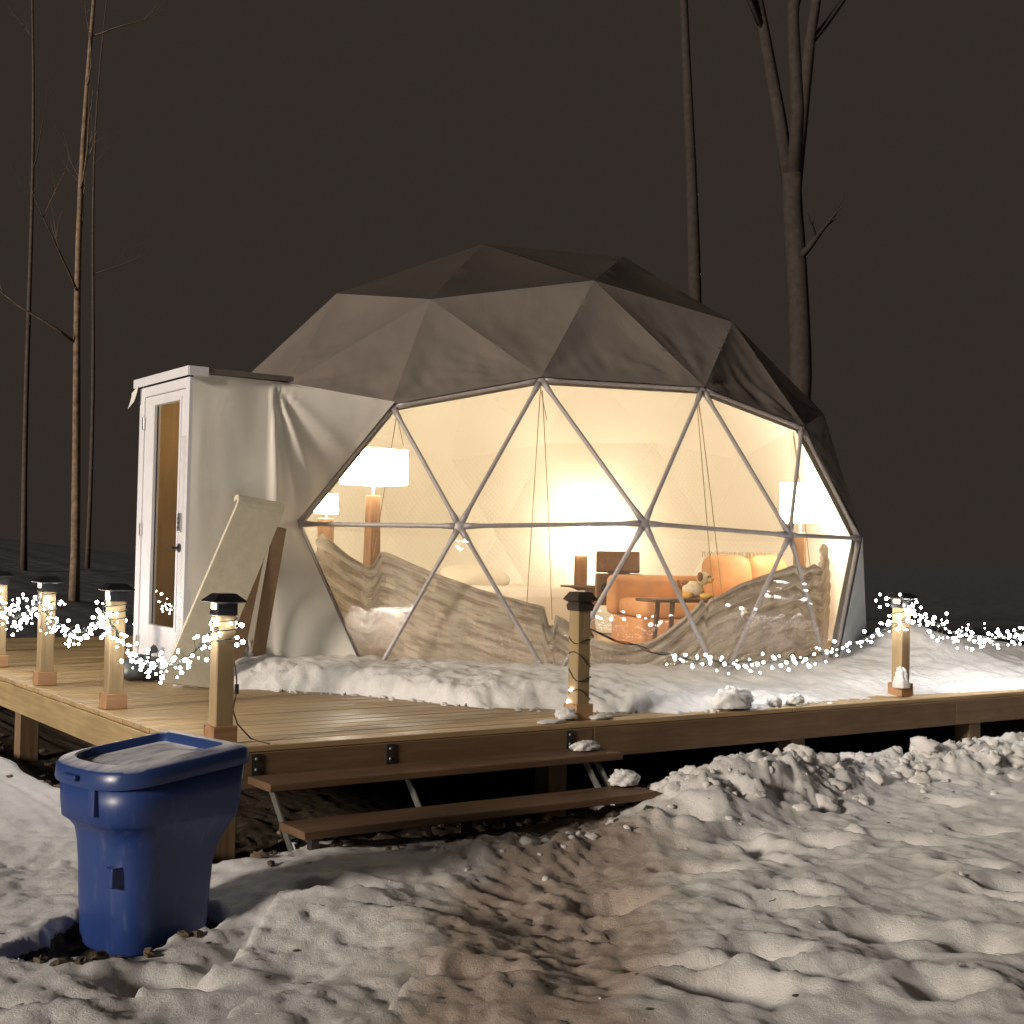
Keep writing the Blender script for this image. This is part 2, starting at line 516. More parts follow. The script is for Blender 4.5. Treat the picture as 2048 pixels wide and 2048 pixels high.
MAT['ground'] = m_snow('ground_snow')
MAT['crumb'] = m_snow('crumb_snow', (0.74, 0.72, 0.71), attr=False)
MAT['snow'] = m_snow('deck_snow', (0.82, 0.81, 0.80), attr=False)


def m_bin():
    t = NT('blue_bin_plastic'); v = t.coord()
    f = t.noise(v, 3, 4)
    col = t.ramp(f, [(0.3, (0.015, 0.038, 0.165)), (0.7, (0.021, 0.052, 0.21))])
    scuff = t.ramp(t.noise(t.coord((3, 3, 0.6)), 9, 6, 0.7), [(0.55, 0.0), (0.75, 0.4)])
    col = t.mix(scuff, col, (0.16, 0.20, 0.30))
    rr = t.ramp(t.noise(v, 6, 5), [(0.3, 0.36), (0.7, 0.48)])
    return t.pbr(col, rr, t.bump(t.noise(v, 120, 3), 0.06, 0.002), 0, 0.6)


MAT['bin'] = m_bin()


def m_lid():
    # pale sheen painted on the lid's upward faces in place of reflected light
    t = NT('lid_plastic_painted_sheen'); v = t.coord()
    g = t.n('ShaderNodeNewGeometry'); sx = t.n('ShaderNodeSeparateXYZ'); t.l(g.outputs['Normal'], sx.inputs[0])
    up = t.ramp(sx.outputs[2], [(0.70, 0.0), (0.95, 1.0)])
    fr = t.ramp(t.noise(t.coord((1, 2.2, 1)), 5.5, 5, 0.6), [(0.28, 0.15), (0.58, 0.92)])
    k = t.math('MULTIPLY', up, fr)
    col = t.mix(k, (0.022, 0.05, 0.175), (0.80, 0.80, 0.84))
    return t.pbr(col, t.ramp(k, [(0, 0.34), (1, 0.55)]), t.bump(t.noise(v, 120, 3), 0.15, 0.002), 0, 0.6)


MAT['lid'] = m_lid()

# ================================================================== the ground
DOME_C = Vector((5.092, 4.581, 0.608)); DOME_R = 3.4437
DECK_A, DECK_B = 9.1, 8.2

PITS = []
for k in range(70):
    a = random.uniform(-0.4, 7.5); b = random.uniform(-5.2, -0.75)
    if a < 0.9 + 0.75 * (b + 1.4) and b > -2.6 and a < 0.7: continue
    PITS.append((a, b, random.uniform(0.12, 0.22), random.uniform(0.06, 0.11), random.gauss(-0.6, 0.6), random.uniform(0.025, 0.06)))
for (a, b) in ((2.32, -0.97), (2.30, -1.39), (2.64, -1.58), (3.13, -1.72), (3.77, -1.78), (1.75, -1.71), (1.83, -2.20), (2.95, -2.28), (2.77, -2.63), (1.73, -2.79), (1.59, -2.35), (1.01, -2.80), (0.66, -3.02), (1.92, -3.07), (1.06, -1.85), (0.63, -2.68), (1.27, -3.39), (0.03, -1.25), (-0.93, -1.87), (-0.00, -2.43)):
    PITS.append((a, b, random.uniform(0.16, 0.26), random.uniform(0.10, 0.15), -0.6 + random.uniform(-0.3, 0.3), random.uniform(0.05, 0.085)))
PATH = [(1.7, -0.75), (1.25, -1.35), (0.75, -1.9), (0.25, -2.45), (-0.2, -3.1), (-0.9, -4.2), (-1.6, -5.5)]


def seg_dist(x, y, pts):
    d = np.full(np.shape(x), 1e9); sgn = np.zeros(np.shape(x))
    for (x0, y0), (x1, y1) in zip(pts[:-1], pts[1:]):
        dx, dy = x1 - x0, y1 - y0; L = dx * dx + dy * dy
        t = np.clip(((x - x0) * dx + (y - y0) * dy) / L, 0, 1)
        dd = np.hypot(x - x0 - t * dx, y - y0 - t * dy)
        cr = (dx * (y - y0) - dy * (x - x0))
        sgn = np.where(dd < d, np.sign(cr), sgn); d = np.minimum(d, dd)
    return d, sgn


def ground(x, y):
    """height, snow cover, dirtiness, darkened far ground"""
    n1 = fbm(x * 0.9, y * 0.9, 3, 1); n2 = fbm(x * 3.2, y * 3.2, 3, 2); n3 = fbm(x * 11, y * 11, 3, 3)
    near = 1 - sstep(9, 13, np.hypot(x - 2.5, y + 1.5))
    s = -0.455 + 0.055 * n1 + 0.022 * n2 + 0.012 * n3
    # trodden brown path from the steps
    d, sg = seg_dist(x + 0.22 * n2 + 0.25 * n1, y + 0.2 * n2 - 0.2 * n1, PATH)
    pw = 1 - sstep(0.12, 0.52, d)
    s = s - 0.035 * pw + 0.03 * pw * (billow(x * 7, y * 7, 3, 6) - 0.3)
    crust = sstep(-0.25, 0.25, fbm(x * 0.7, y * 0.7, 2, 12))
    s = s + near * (0.020 * (billow(x * 6, y * 6, 3, 13) - 0.3) + 0.012 * fbm(x * 22, y * 22, 2, 14)) * (0.3 + 0.7 * crust)
    dirty = np.clip(0.75 * pw + 0.75 * (1 - sstep(0.05, 1.25, d + 0.25 * n1)), 0, 1) * near
    # foot prints
    for (pa, pb, r1, r2, an, dep) in PITS:
        m = (np.abs(x - pa) < 0.8) & (np.abs(y - pb) < 0.8)
        if not m.any(): continue
        xx, yy = x[m] - pa, y[m] - pb
        c, q = math.cos(an), math.sin(an)
        u = (xx * c + yy * q) / r1; v = (-xx * q + yy * c) / r2
        rr = np.hypot(u, v) + 0.18 * n2[m]
        s[m] += -dep * (1 - sstep(0.35, 1.05, rr)) + 0.25 * dep * np.exp(-((rr - 1.35) / 0.28) ** 2)
    # ploughed bank in front of the deck on the right
    cb = -0.55 + 0.10 * np.sin(x * 1.7) + 0.15 * fbm(x * 1.2, y * 0 + 3, 2, 4)
    ext = sstep(2.2, 2.75, x)
    bank = ext * np.exp(-((y - cb) / 0.30) ** 2) * (0.155 + 0.085 * np.exp(-((x - 3.5) / 0.7) ** 2) + 0.05 * np.sin(x * 2.3 + 1))
    s = s + bank + sstep(0.03, 0.12, bank) * (0.13 * (billow(x * 4.5, y * 4.5, 3, 8) - 0.25) + 0.045 * (billow(x * 15, y * 15, 2, 9) - 0.3))
    # heap under and beside the lower tread
    heap = np.exp(-(((x - 1.2) / 0.75) ** 2 + ((y + 0.98) / 0.2) ** 2)) * 0.10 + np.exp(-(((x - 2.35) / 0.4) ** 2 + ((y + 0.95) / 0.26) ** 2)) * 0.10
    s = s + heap + sstep(0.03, 0.08, heap) * 0.06 * (billow(x * 7, y * 7, 3, 10) - 0.25)
    # smooth drift in the left foreground with a long crest and a broken ledge
    dd, _ = seg_dist(x, y, [(-0.05, -1.45), (0.05, -2.2), (-0.1, -2.9), (-0.7, -3.6)])
    s = s + 0.05 * np.exp(-(dd / 0.30) ** 2)
    for pts, hgt, wd in (([(0.12, -1.75), (0.28, -1.98), (0.55, -2.12)], 0.07, 0.14), ([(-1.75, -1.9), (-1.1, -2.05), (-0.62, -1.78), (-0.35, -1.45)], 0.055, 0.16),
                         ([(-1.9, -2.3), (-1.2, -2.5), (-0.7, -2.25)], 0.05, 0.15), ([(-0.9, -2.75), (-0.45, -2.6), (-0.15, -2.35)], 0.05, 0.12)):
        d2, s2 = seg_dist(x + 0.03 * n3, y + 0.05 * n2, pts)
        s = s + np.where(s2 > 0, -hgt * np.exp(-d2 / wd), hgt * 0.35 * np.exp(-d2 / wd)) * near
    # bare ground: under the deck, a strip beside it, round the bin
    wob = 0.14 * n2 + 0.06 * n3
    bx = x - (-0.20); by = y - np.where(x > 2.45, 0.02, np.where(x < 0.3, -0.46, -0.32))
    under = np.minimum(np.minimum(bx, by), np.minimum(9.3 - x, 8.6 - y)) + wob
    e1 = np.hypot((x + 1.02) / 0.30, (y + 1.34) / 0.22) + 0.5 * wob
    e2 = np.hypot((x + 0.75) / 0.33, (y + 1.14) / 0.27) + 0.3 * wob
    bare = np.maximum(sstep(-0.03, 0.05, under), np.maximum(1 - sstep(0.9, 1.08, e1), 1 - sstep(0.9, 1.08, e2)))
    bare = np.where((x > -12) & (y < 9.5) & (x < 12), bare, 0)
    dz = -0.575 + 0.03 * n2 + 0.03 * n3
    z = s * (1 - bare) + dz * bare
    # forest beyond: rises gently
    dist = np.hypot(x + 2.585, y + 6.277)
    far = sstep(8.6, 10.5, y + 0.6 * n1 - 0.05 * x) + sstep(9.6, 11.5, x + 0.5 * n1)
    far = np.clip(far, 0, 1)
    rise = np.maximum(0, dist - 17) * np.clip(0.055 - 0.0022 * (x - 3), 0.004, 0.055)
    z = z * near + (-0.5 + 0.12 * n1) * (1 - near) + rise * far
    return z, 1 - bare, dirty, far


def axis(lo, hi, step, out_lo, out_hi, g=1.22):
    v = list(np.arange(lo, hi + 1e-6, step)); d = step
    while v[-1] < out_hi: d = min(d * g, 9); v.append(v[-1] + d)
    d = step; w = []
    p = lo
    while p > out_lo: d = min(d * g, 9); p -= d; w.append(p)
    return np.array(w[::-1] + v)


xs = axis(-2.4, 7.6, 0.022, -90, 150); ys = axis(-5.0, 0.6, 0.022, -70, 160)
X, Y = np.meshgrid(xs, ys, indexing='ij')
Zg, cov, dirt, far = ground(X.ravel(), Y.ravel())
me = bpy.data.meshes.new('ground')
nx, ny = len(xs), len(ys)
co = np.stack([X.ravel(), Y.ravel(), Zg], 1)
me.vertices.add(nx * ny); me.vertices.foreach_set('co', co.ravel())
ii, jj = np.meshgrid(np.arange(nx - 1), np.arange(ny - 1), indexing='ij')
q = np.stack([ii * ny + jj, (ii + 1) * ny + jj, (ii + 1) * ny + jj + 1, ii * ny + jj + 1], -1).reshape(-1, 4)
me.loops.add(q.size); me.loops.foreach_set('vertex_index', q.ravel().astype(np.int32))
me.polygons.add(len(q)); me.polygons.foreach_set('loop_start', (np.arange(len(q)) * 4).astype(np.int32))
me.polygons.foreach_set('use_smooth', np.ones(len(q), bool))
me.update(calc_edges=True); me.validate()
ca = me.color_attributes.new('cover', 'FLOAT_COLOR', 'POINT')
ca.data.foreach_set('color', np.stack([cov, dirt, far, np.ones_like(cov)], 1).astype(np.float32).ravel())
go = link('ground', me, MAT['ground']); go['kind'] = 'structure'


def gz(x, y):
    return float(ground(np.array([float(x)]), np.array([float(y)]))[0][0])


# ================================================================== the deck
deck = thing('deck', 'low wooden deck of long boards carrying the dome', 'deck', (0, 0, 0))
PW, PG = 0.137, 0.009
nb = int((DECK_B - 0.045) / (PW + PG))
pm = []
for k, L in enumerate((4.9, 4.15)):
    m = MB().box(0, L, 0, PW, -0.032, 0).mesh('plank', bevel=0.004, seg=1); m.materials.append(MAT['plank']); pm.append(m)
for i in range(nb):
    y0 = 0.006 + i * (PW + PG)
    cut = 4.9 if i % 2 else 4.15
    dz = random.uniform(-0.0025, 0.0)
    link('plank', pm[0 if i % 2 else 1], None, deck, (0.004 + random.uniform(-0.003, 0.003), y0, dz))
    link('plank', pm[1 if i % 2 else 0], None, deck, (0.006 + cut + 0.006, y0, dz - 0.0006))
FT, FB = -0.036, -0.218
for x0, x1 in ((-0.002, 2.425), (2.43, 5.9), (5.905, DECK_A)):
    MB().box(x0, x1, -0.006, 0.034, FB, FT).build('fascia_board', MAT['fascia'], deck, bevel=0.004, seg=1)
for y0, y1 in ((0.036, 4.2), (4.205, DECK_B)):
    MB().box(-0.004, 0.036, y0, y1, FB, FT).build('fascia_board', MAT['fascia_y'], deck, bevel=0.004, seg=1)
MB().box(0.04, DECK_A, DECK_B - 0.04, DECK_B, FB, FT).build('fascia_board', MAT['fascia'], deck, bevel=0.004, seg=1)
MB().box(DECK_A - 0.0, DECK_A + 0.04, 0.0, DECK_B, FB, FT).build('fascia_board', MAT['fascia_y'], deck, bevel=0.004, seg=1)
jm = MB().box(-0.02, 0.02, 0.036, DECK_B - 0.042, -0.215, -0.037).mesh('joist'); jm.materials.append(MAT['oldpost'])
for k in range(1, 18): link('joist', jm, None, deck, (k * 0.5, 0, 0))
sm = MB().box(-0.07, 0.07, -0.07, 0.07, -0.75, -0.219).mesh('support_post', bevel=0.006, seg=1); sm.materials.append(MAT['oldpost'])
for (x, y) in ((0.10, 0.11), (2.2, 0.11), (4.25, 0.11), (6.2, 0.11), (8.3, 0.11), (0.11, 3.7), (0.11, 6.6), (2.2, 3.7), (4.25, 3.7), (6.2, 3.7), (8.3, 3.7), (2.2, 7.4), (4.25, 7.4), (6.2, 7.4), (8.3, 7.4)):
    link('support_post', sm, None, deck, (x, y, 0))

# ================================================================== steps
steps = thing('deck_steps', 'two wide wooden treads hung on metal brackets at the deck front', 'steps', (0.2, 0, 0))
MB().box(0.0, 2.24, -0.275, -0.008, -0.19, -0.15).build('tread', MAT['tread'], steps, bevel=0.005, seg=1)
MB().box(0.03, 2.24, -0.60, -0.325, -0.365, -0.325).build('tread', MAT['tread'], steps, bevel=0.005, seg=1)
for x in (0.02, 0.80, 2.02):
    b = MB().box(x, x + 0.05, -0.0125, -0.0065, -0.148, -0.042).build('bracket', MAT['blackmetal'], steps)
    for zz in (-0.065, -0.12):
        MB().ball((x + 0.025, -0.014, zz), 0.009, 8, 5, (1, 0.6, 1)).build('bolt', MAT['steel'], b)
for x in (0.06, 0.84, 2.04, 2.12):
    # slanted galvanised bars that carry the lower tread
    p0 = Vector((x, -0.16, -0.192)); p1 = Vector((x, -0.46, -0.368 - 0.14))
    d = (p1 - p0).normalized(); nrm = Vector((0, -d.z, d.y)) * 0.022
    w = Vector((0.004, 0, 0))
    mb = MB()
    vs = [p0 - nrm - w, p0 + nrm - w, p0 + nrm + w, p0 - nrm + w, p1 - nrm - w, p1 + nrm - w, p1 + nrm + w, p1 - nrm + w]
    mb.add(vs, [(0, 1, 2, 3), (7, 6, 5, 4), (0, 4, 5, 1), (1, 5, 6, 2), (2, 6, 7, 3), (3, 7, 4, 0)])
    mb.build('slanted_bar', MAT['steel'], steps)
for x in (0.14, 1.02, 1.30, 2.14):
    MB().box(x - 0.022, x + 0.022, -0.50, -0.455, -0.62, -0.366).build('leg', MAT['blackmetal'], steps, bevel=0.003, seg=1)

# ================================================================== railing posts
SH = 0.705      # shaft height


def post(loc, label, brown=False, lit=True, snow=False):
    t = thing('deck_post', label, 'post', loc, 0, 'short posts round the deck edge')
    MB().box(-0.048, 0.048, -0.048, 0.048, 0, SH).build('shaft', MAT['post'], t, bevel=0.005, seg=1)
    mb = MB(); o, i = 0.066, 0.0482
    mb.box(-o, o, -o, -i, 0.0, 0.095).box(-o, o, i, o, 0.0, 0.095).box(-o, -i, -i, i, 0.0, 0.095).box(i, o, -i, i, 0.0, 0.095)
    mb.build('base_trim', MAT['base_trim'], t, bevel=0.004, seg=1)
    c = MB()
    sq = lambda h, z: [(-h, -h, z), (h, -h, z), (h, h, z), (-h, h, z)]
    if brown:
        c.loft([sq(0.056, SH - 0.045), sq(0.062, SH - 0.01), sq(0.052, SH + 0.005), sq(0.077, SH + 0.022), sq(0.075, SH + 0.03), sq(0.05, SH + 0.068), sq(0.047, SH + 0.07)])
    else:
        c.loft([sq(0.054, SH - 0.05), sq(0.054, SH + 0.012), sq(0.088, SH + 0.018), sq(0.088, SH + 0.026), sq(0.05, SH + 0.06), sq(0.046, SH + 0.062)])
    cap = c.build('cap', MAT['cap_brown'] if brown else MAT['cap'], t, bevel=0.002, seg=1)
    if lit:
        MB().box(-0.057, -0.0545, -0.03, 0.03, SH - 0.02, SH + 0.008).build('light_window', MAT['capled'], cap)
    return t


P4 = (0.115, 0.15, 0); P3 = (0.105, 1.80, 0); P2 = (0.115, 3.31, 0); P1 = (0.165, 4.81, 0)
P0 = (0.15, 6.35, 0)
PM = (2.425, 0.145, 0); PR = (5.50, 0.19, 0); PX = (7.75, 0.15, 0)
post(P4, 'tall corner post with black cap behind the blue bin')
post(P3, 'second post with black cap on the left deck edge, yellow wood')
post(P2, 'post with black cap standing nearest the left border')
post(P1, 'post cut off by the left border of the photograph')
post(P0, 'left edge post beyond the photograph border, mirrored in the door glass')
post(PM, 'brown capped post wound with dark cord beside the steps', brown=True, lit=False)
post(PR, 'post on the right with a snow lump at its foot under a cluster of lights')
post(PX, 'far right post beyond the photograph border')

# ================================================================== geodesic dome
def ico3():
    g = math.atan(.5)
    V = [np.array([0, 0, 1.])] + [np.array([math.cos(g) * math.cos(2 * math.pi * k / 5), math.cos(g) * math.sin(2 * math.pi * k / 5), math.sin(g)]) for k in range(5)]
    V += [np.array([math.cos(g) * math.cos(2 * math.pi * (k + .5) / 5), math.cos(g) * math.sin(2 * math.pi * (k + .5) / 5), -math.sin(g)]) for k in range(5)] + [np.array([0, 0, -1.])]
    F = [(0, 1 + k, 1 + (k + 1) % 5) for k in range(5)] + [(1 + k, 6 + k, 1 + (k + 1) % 5) for k in range(5)] + [(6 + k, 6 + (k + 1) % 5, 1 + (k + 1) % 5) for k in range(5)]
    out = []; key = {}; faces = []
    for f in F:
        a, b, c = [V[i] for i in f]; idx = {}
        for i in range(4):
            for j in range(4 - i):
                p = (a * (3 - i - j) + b * i + c * j) / 3; p = p / np.linalg.norm(p); k = tuple(np.round(p, 5))
                if k not in key: key[k] = len(out); out.append(p)
                idx[i, j] = key[k]
        for i in range(3):
            for j in range(3 - i):
                faces.append((idx[i, j], idx[i + 1, j], idx[i, j + 1]))
                if i + j < 2: faces.append((idx[i + 1, j], idx[i + 1, j + 1], idx[i, j + 1]))
    return np.array(out), faces


DV, DF = ico3()
PHI = -0.01345
rot = np.array([[math.cos(PHI), math.sin(PHI), 0], [-math.sin(PHI), math.cos(PHI), 0], [0, 0, 1]])
DU = DV @ rot
LAT = np.degrees(np.arcsin(DV[:, 2]))


def hv(i, k=1.0): return DOME_C + Vector(DU[i]) * (DOME_R * k)


HULL = [f for f in DF if all(LAT[i] > -12 for i in f)]
WIN = {45, 49, 50, 51, 55, 18, 27, 26, 24, 68, 52, 53, 71}
is_win = lambda f: all(i in WIN for i in f)
VEST = {20, 44, 45, 47}
is_vest = lambda f: all(i in VEST for i in f)
is_low = lambda f: all(LAT[i] < 15 for i in f)

dome = thing('geodesic_dome', 'large faceted dome tent with a lit clear window and taupe canvas roof', 'dome', (DOME_C.x, DOME_C.y, 0))
DOFF = Vector((DOME_C.x, DOME_C.y, 0))


def sub_tri(mb, a, b, c, n, fn=None):
    base = len(mb.v); idx = {}
    for i in range(n + 1):
        for j in range(n + 1 - i):
            p = a + (b - a) * (i / n) + (c - a) * (j / n)
            if fn: p = fn(p, i / n, j / n)
            idx[i, j] = len(mb.v); mb.v.append(tuple(p - DOFF))
    for i in range(n):
        for j in range(n - i):
            mb.f.append((idx[i, j], idx[i + 1, j], idx[i, j + 1]))
            if i + j < n - 1: mb.f.append((idx[i + 1, j], idx[i + 1, j + 1], idx[i, j + 1]))


def canvas_fn(a, b, c, amp):
    nrm = (b - a).cross(c - a).normalized()
    if nrm.dot((a + b + c) / 3 - DOME_C) < 0: nrm = -nrm

    def fn(p, u, v):
        w = 1 - u - v
        edge = min(1.0, 27 * u * v * w * 1.2)
        sag = -0.035 * edge
        # pulled folds running down from the upper hubs
        d = p - a
        r = float(perlin(p.x * 4.2 + p.z * 1.2, p.y * 4.2 - p.z * 1.7, 21)) * 0.6 + float(perlin(p.x * 9 + p.z * 2.5, p.y * 9 - p.z * 3.0, 22)) * 0.4
        low = max(0.15, min(1.0, (3.2 - p.z) / 0.9))
        for hb in (18, 27, 26, 24, 30, 20):
            dv_ = p - hv(hb); L_ = dv_.length
            if 1e-3 < L_ < 1.3:
                an_ = math.atan2(dv_.z, dv_.x * 0.9 + dv_.y * 0.3)
                r += 0.55 * math.sin(an_ * 15 + hb + 2.5 * float(perlin(p.x * 1.5, p.z * 1.5, 23))) * min(1, L_ / 0.12) * math.exp(-L_ / 0.38)
        return p + nrm * (sag + amp * r * low * min(1, 6 * min(u + 0.03, v + 0.03, w + 0.03)))
    return fn


crown = MB(); roof = MB(); low = MB(); lin = MB(); qui = MB()
for f in HULL:
    if is_win(f): continue
    a, b, c = [hv(i) for i in f]
    if not is_vest(f):
        if is_low(f): sub_tri(low, a, b, c, 8, canvas_fn(a, b, c, 0.012))
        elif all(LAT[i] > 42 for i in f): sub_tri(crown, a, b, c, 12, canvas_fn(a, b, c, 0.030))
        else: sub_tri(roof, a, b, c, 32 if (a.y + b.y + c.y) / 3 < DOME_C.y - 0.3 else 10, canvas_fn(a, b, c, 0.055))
    if not is_vest(f):
        a, b, c = [hv(i, 0.972) for i in f]
        upper = any(LAT[i] > 40 for i in f)
        sub_tri(lin if upper else qui, a, b, c, 4 if upper else 2)
crown.build('crown_cover', MAT['canvas_crown'], dome, smooth=True, merge=True)
roof.build('roof_cover', MAT['canvas_taupe'], dome, smooth=True, merge=True)
low.build('wall_skirt', MAT['skirt'], dome, smooth=True, merge=True)
lin.build('inner_liner', MAT['liner_top'], dome, merge=True)
qui.build('quilted_liner', MAT['quilt'], dome, merge=True)

edges = set()
for f in HULL:
    if is_win(f):
        for i in range(3):
            e = tuple(sorted((f[i], f[(i + 1) % 3]))); edges.add(e)
for (i, j) in sorted(edges):
    p, q2 = hv(i, 0.990), hv(j, 0.990)
    d = (q2 - p).normalized(); r = 0.0175
    pts = [p + d * 0.03, p + d * 0.10, p + d * 0.16, q2 - d * 0.16, q2 - d * 0.10, q2 - d * 0.03]
    MB().tube([x - DOFF for x in pts], [0.026, 0.024, r, r, 0.024, 0.026], 10).build('strut', MAT['frame'], dome, smooth=True)
for i in sorted(WIN):
    p = hv(i, 0.990); nrm = Vector(DU[i])
    MB().tube([p - DOFF - nrm * 0.014, p - DOFF - nrm * 0.012, p - DOFF + nrm * 0.012, p - DOFF + nrm * 0.020], [0.036, 0.042, 0.042, 0.012], 12).build('hub', MAT['frame'], dome)
for f in HULL:
    if not is_win(f): continue
    a, b, c = [hv(i, 1.0) for i in f]
    mb = MB()
    # the film dips a little between the struts and puckers along its lower edges
    nrm = (b - a).cross(c - a).normalized()
    if nrm.dot(a - DOME_C) < 0: nrm = -nrm

    def film(p, u, v, nrm=nrm):
        w = 1 - u - v
        lowz = max(0.0, min(1.0, (0.55 - p.z) / 0.4))
        r = float(perlin(p.x * 6 + p.z * 3, p.y * 6 - p.z * 4, 31))
        return p + nrm * (min(1, 27 * u * v * w) * -0.012 + 0.0015 * lowz * r)
    sub_tri(mb, a, b, c, 10, film)
    mb.build('window_pane', MAT['film'], dome, smooth=True)

# floor disc inside, with rug
pts = [hv(i, 0.97) for i in sorted([k for k in range(len(DV)) if -12 < LAT[k] < -5], key=lambda k: math.atan2(DU[k][1], DU[k][0]))]
rg = [[(p.x - DOFF.x, p.y - DOFF.y, z) for p in pts] for z in (0.003, 0.02)]
MB().loft(rg).build('inner_floor', MAT['floor_in'], dome)

# ------------------------------------------------------------------ gathered curtain behind the lower window
CUR = [(2.162, 3.392, 1.114), (2.206, 3.27, 1.065), (2.291, 3.065, 0.943), (2.385, 2.887, 0.856), (2.416, 2.841, 0.874), (2.454, 2.804, 0.983), (2.492, 2.746, 0.972), (2.705, 2.458, 0.837), (2.999, 2.159, 0.706), (3.321, 1.912, 0.607), (3.424, 1.847, 0.585), (3.443, 1.841, 0.446), (3.492, 1.812, 0.437), (3.495, 1.806, 0.538), (3.586, 1.758, 0.479), (3.721, 1.697, 0.36), (3.999, 1.587, 0.292), (4.249, 1.505, 0.321), (4.466, 1.445, 0.444), (4.703, 1.402, 0.61), (4.754, 1.397, 0.672), (4.771, 1.395, 0.589), (4.817, 1.391, 0.651), (5.148, 1.384, 0.778), (5.48, 1.413, 0.865), (5.979, 1.523, 0.956), (6.124, 1.564, 0.912), (6.304, 1.637, 0.953), (6.505, 1.723, 0.911), (6.72, 1.86, 1.032), (6.86, 1.99, 1.15)]
curtain = thing('gathered_curtain', 'brown woodland print curtain sagging in swags behind the clear window', 'curtain', (5.0, 1.5, 0.0))
CO = Vector((5.0, 1.5, 0))
cp = [Vector(p) for p in CUR]
arc = [0.0]
for p, q2 in zip(cp[:-1], cp[1:]): arc.append(arc[-1] + (Vector((q2.x, q2.y)) - Vector((p.x, p.y))).length)
NS, NR = 260, 90
PP = []; UV = []
for s_ in range(NS):
    sarc = arc[-1] * s_ / (NS - 1)
    k = max(i for i in range(len(arc)) if arc[i] <= sarc + 1e-9); k = min(k, len(cp) - 2)
    t = (sarc - arc[k]) / max(1e-6, arc[k + 1] - arc[k])
    top = cp[k].lerp(cp[k + 1], t)
    out = Vector((top.x - DOME_C.x, top.y - DOME_C.y, 0)).normalized()
    row = []
    for r_ in range(NR):
        fr = r_ / (NR - 1); z = 0.02 + (top.z - 0.02) * fr
        rad = math.sqrt(max(0.1, (DOME_R * 0.915) ** 2 - (z - DOME_C.z) ** 2)) * 0.972
        dtop = top.z - z
        fold = 0.075 * (abs(math.sin(dtop * 27 + 1.1 * math.sin(sarc * 2.3) + 0.5 * sarc)) ** 0.6 - 0.7) * math.exp(-dtop / 0.36) + 0.022 * float(perlin(sarc * 4.5 + 0.8 * z, z * 1.6, 41))
        p = Vector((DOME_C.x, DOME_C.y, z)) + out * (rad + fold)
        row.append(p - CO); UV.append((sarc * 0.9, dtop * 0.9))
    PP.append(row)
mb = MB().grid(PP)
cm = mb.mesh('cloth', smooth=True)
uvl = cm.uv_layers.new(name='UVMap')
uvs = np.array(UV)[np.array([l.vertex_index for l in cm.loops])]
uvl.data.foreach_set('uv', uvs.ravel())
link('cloth', cm, MAT['print'], curtain)
MB().tube([r_[-1] + Vector((0, 0, -0.004)) for r_ in PP[::2]], 0.014, 8).build('hem', MAT['hem'], curtain, smooth=True)
# tie cords from the upper hubs to the gathers
for hub, ends in ((27, ((3.30, 1.93, 0.55), (3.47, 1.83, 0.50))), (26, ((4.74, 1.40, 0.62), (4.83, 1.39, 0.63))), (18, ((2.45, 2.80, 0.95),)), (24, ((6.0, 1.55, 0.93),))):
    for k, e in enumerate(ends):
        p0 = hv(hub, 0.965) + Vector((0.02 * k, 0, -0.03)); p1 = Vector(e)
        MB().tube([p0 - CO, p0.lerp(p1, 0.5) + Vector((0.008 * k, 0, 0)) - CO, p1 - CO], 0.0035, 5).build('cord', MAT['rope'], curtain)
    p0 = hv(hub, 0.965)
    MB().tube([p0 - CO, p0 - CO + Vector((0.03, 0, -0.12)), p0 - CO + Vector((0.07, 0, -0.26))], 0.003, 5).build('cord', MAT['rope'], curtain)

# ================================================================== entry vestibule
vest = thing('entry_vestibule', 'white canvas entry box with a glazed door left of the dome', 'vestibule', (1.0, 2.93, 0))
VO = Vector((1.0, 2.93, 0))
V3 = lambda x, y, z: Vector((x, y, z)) - VO
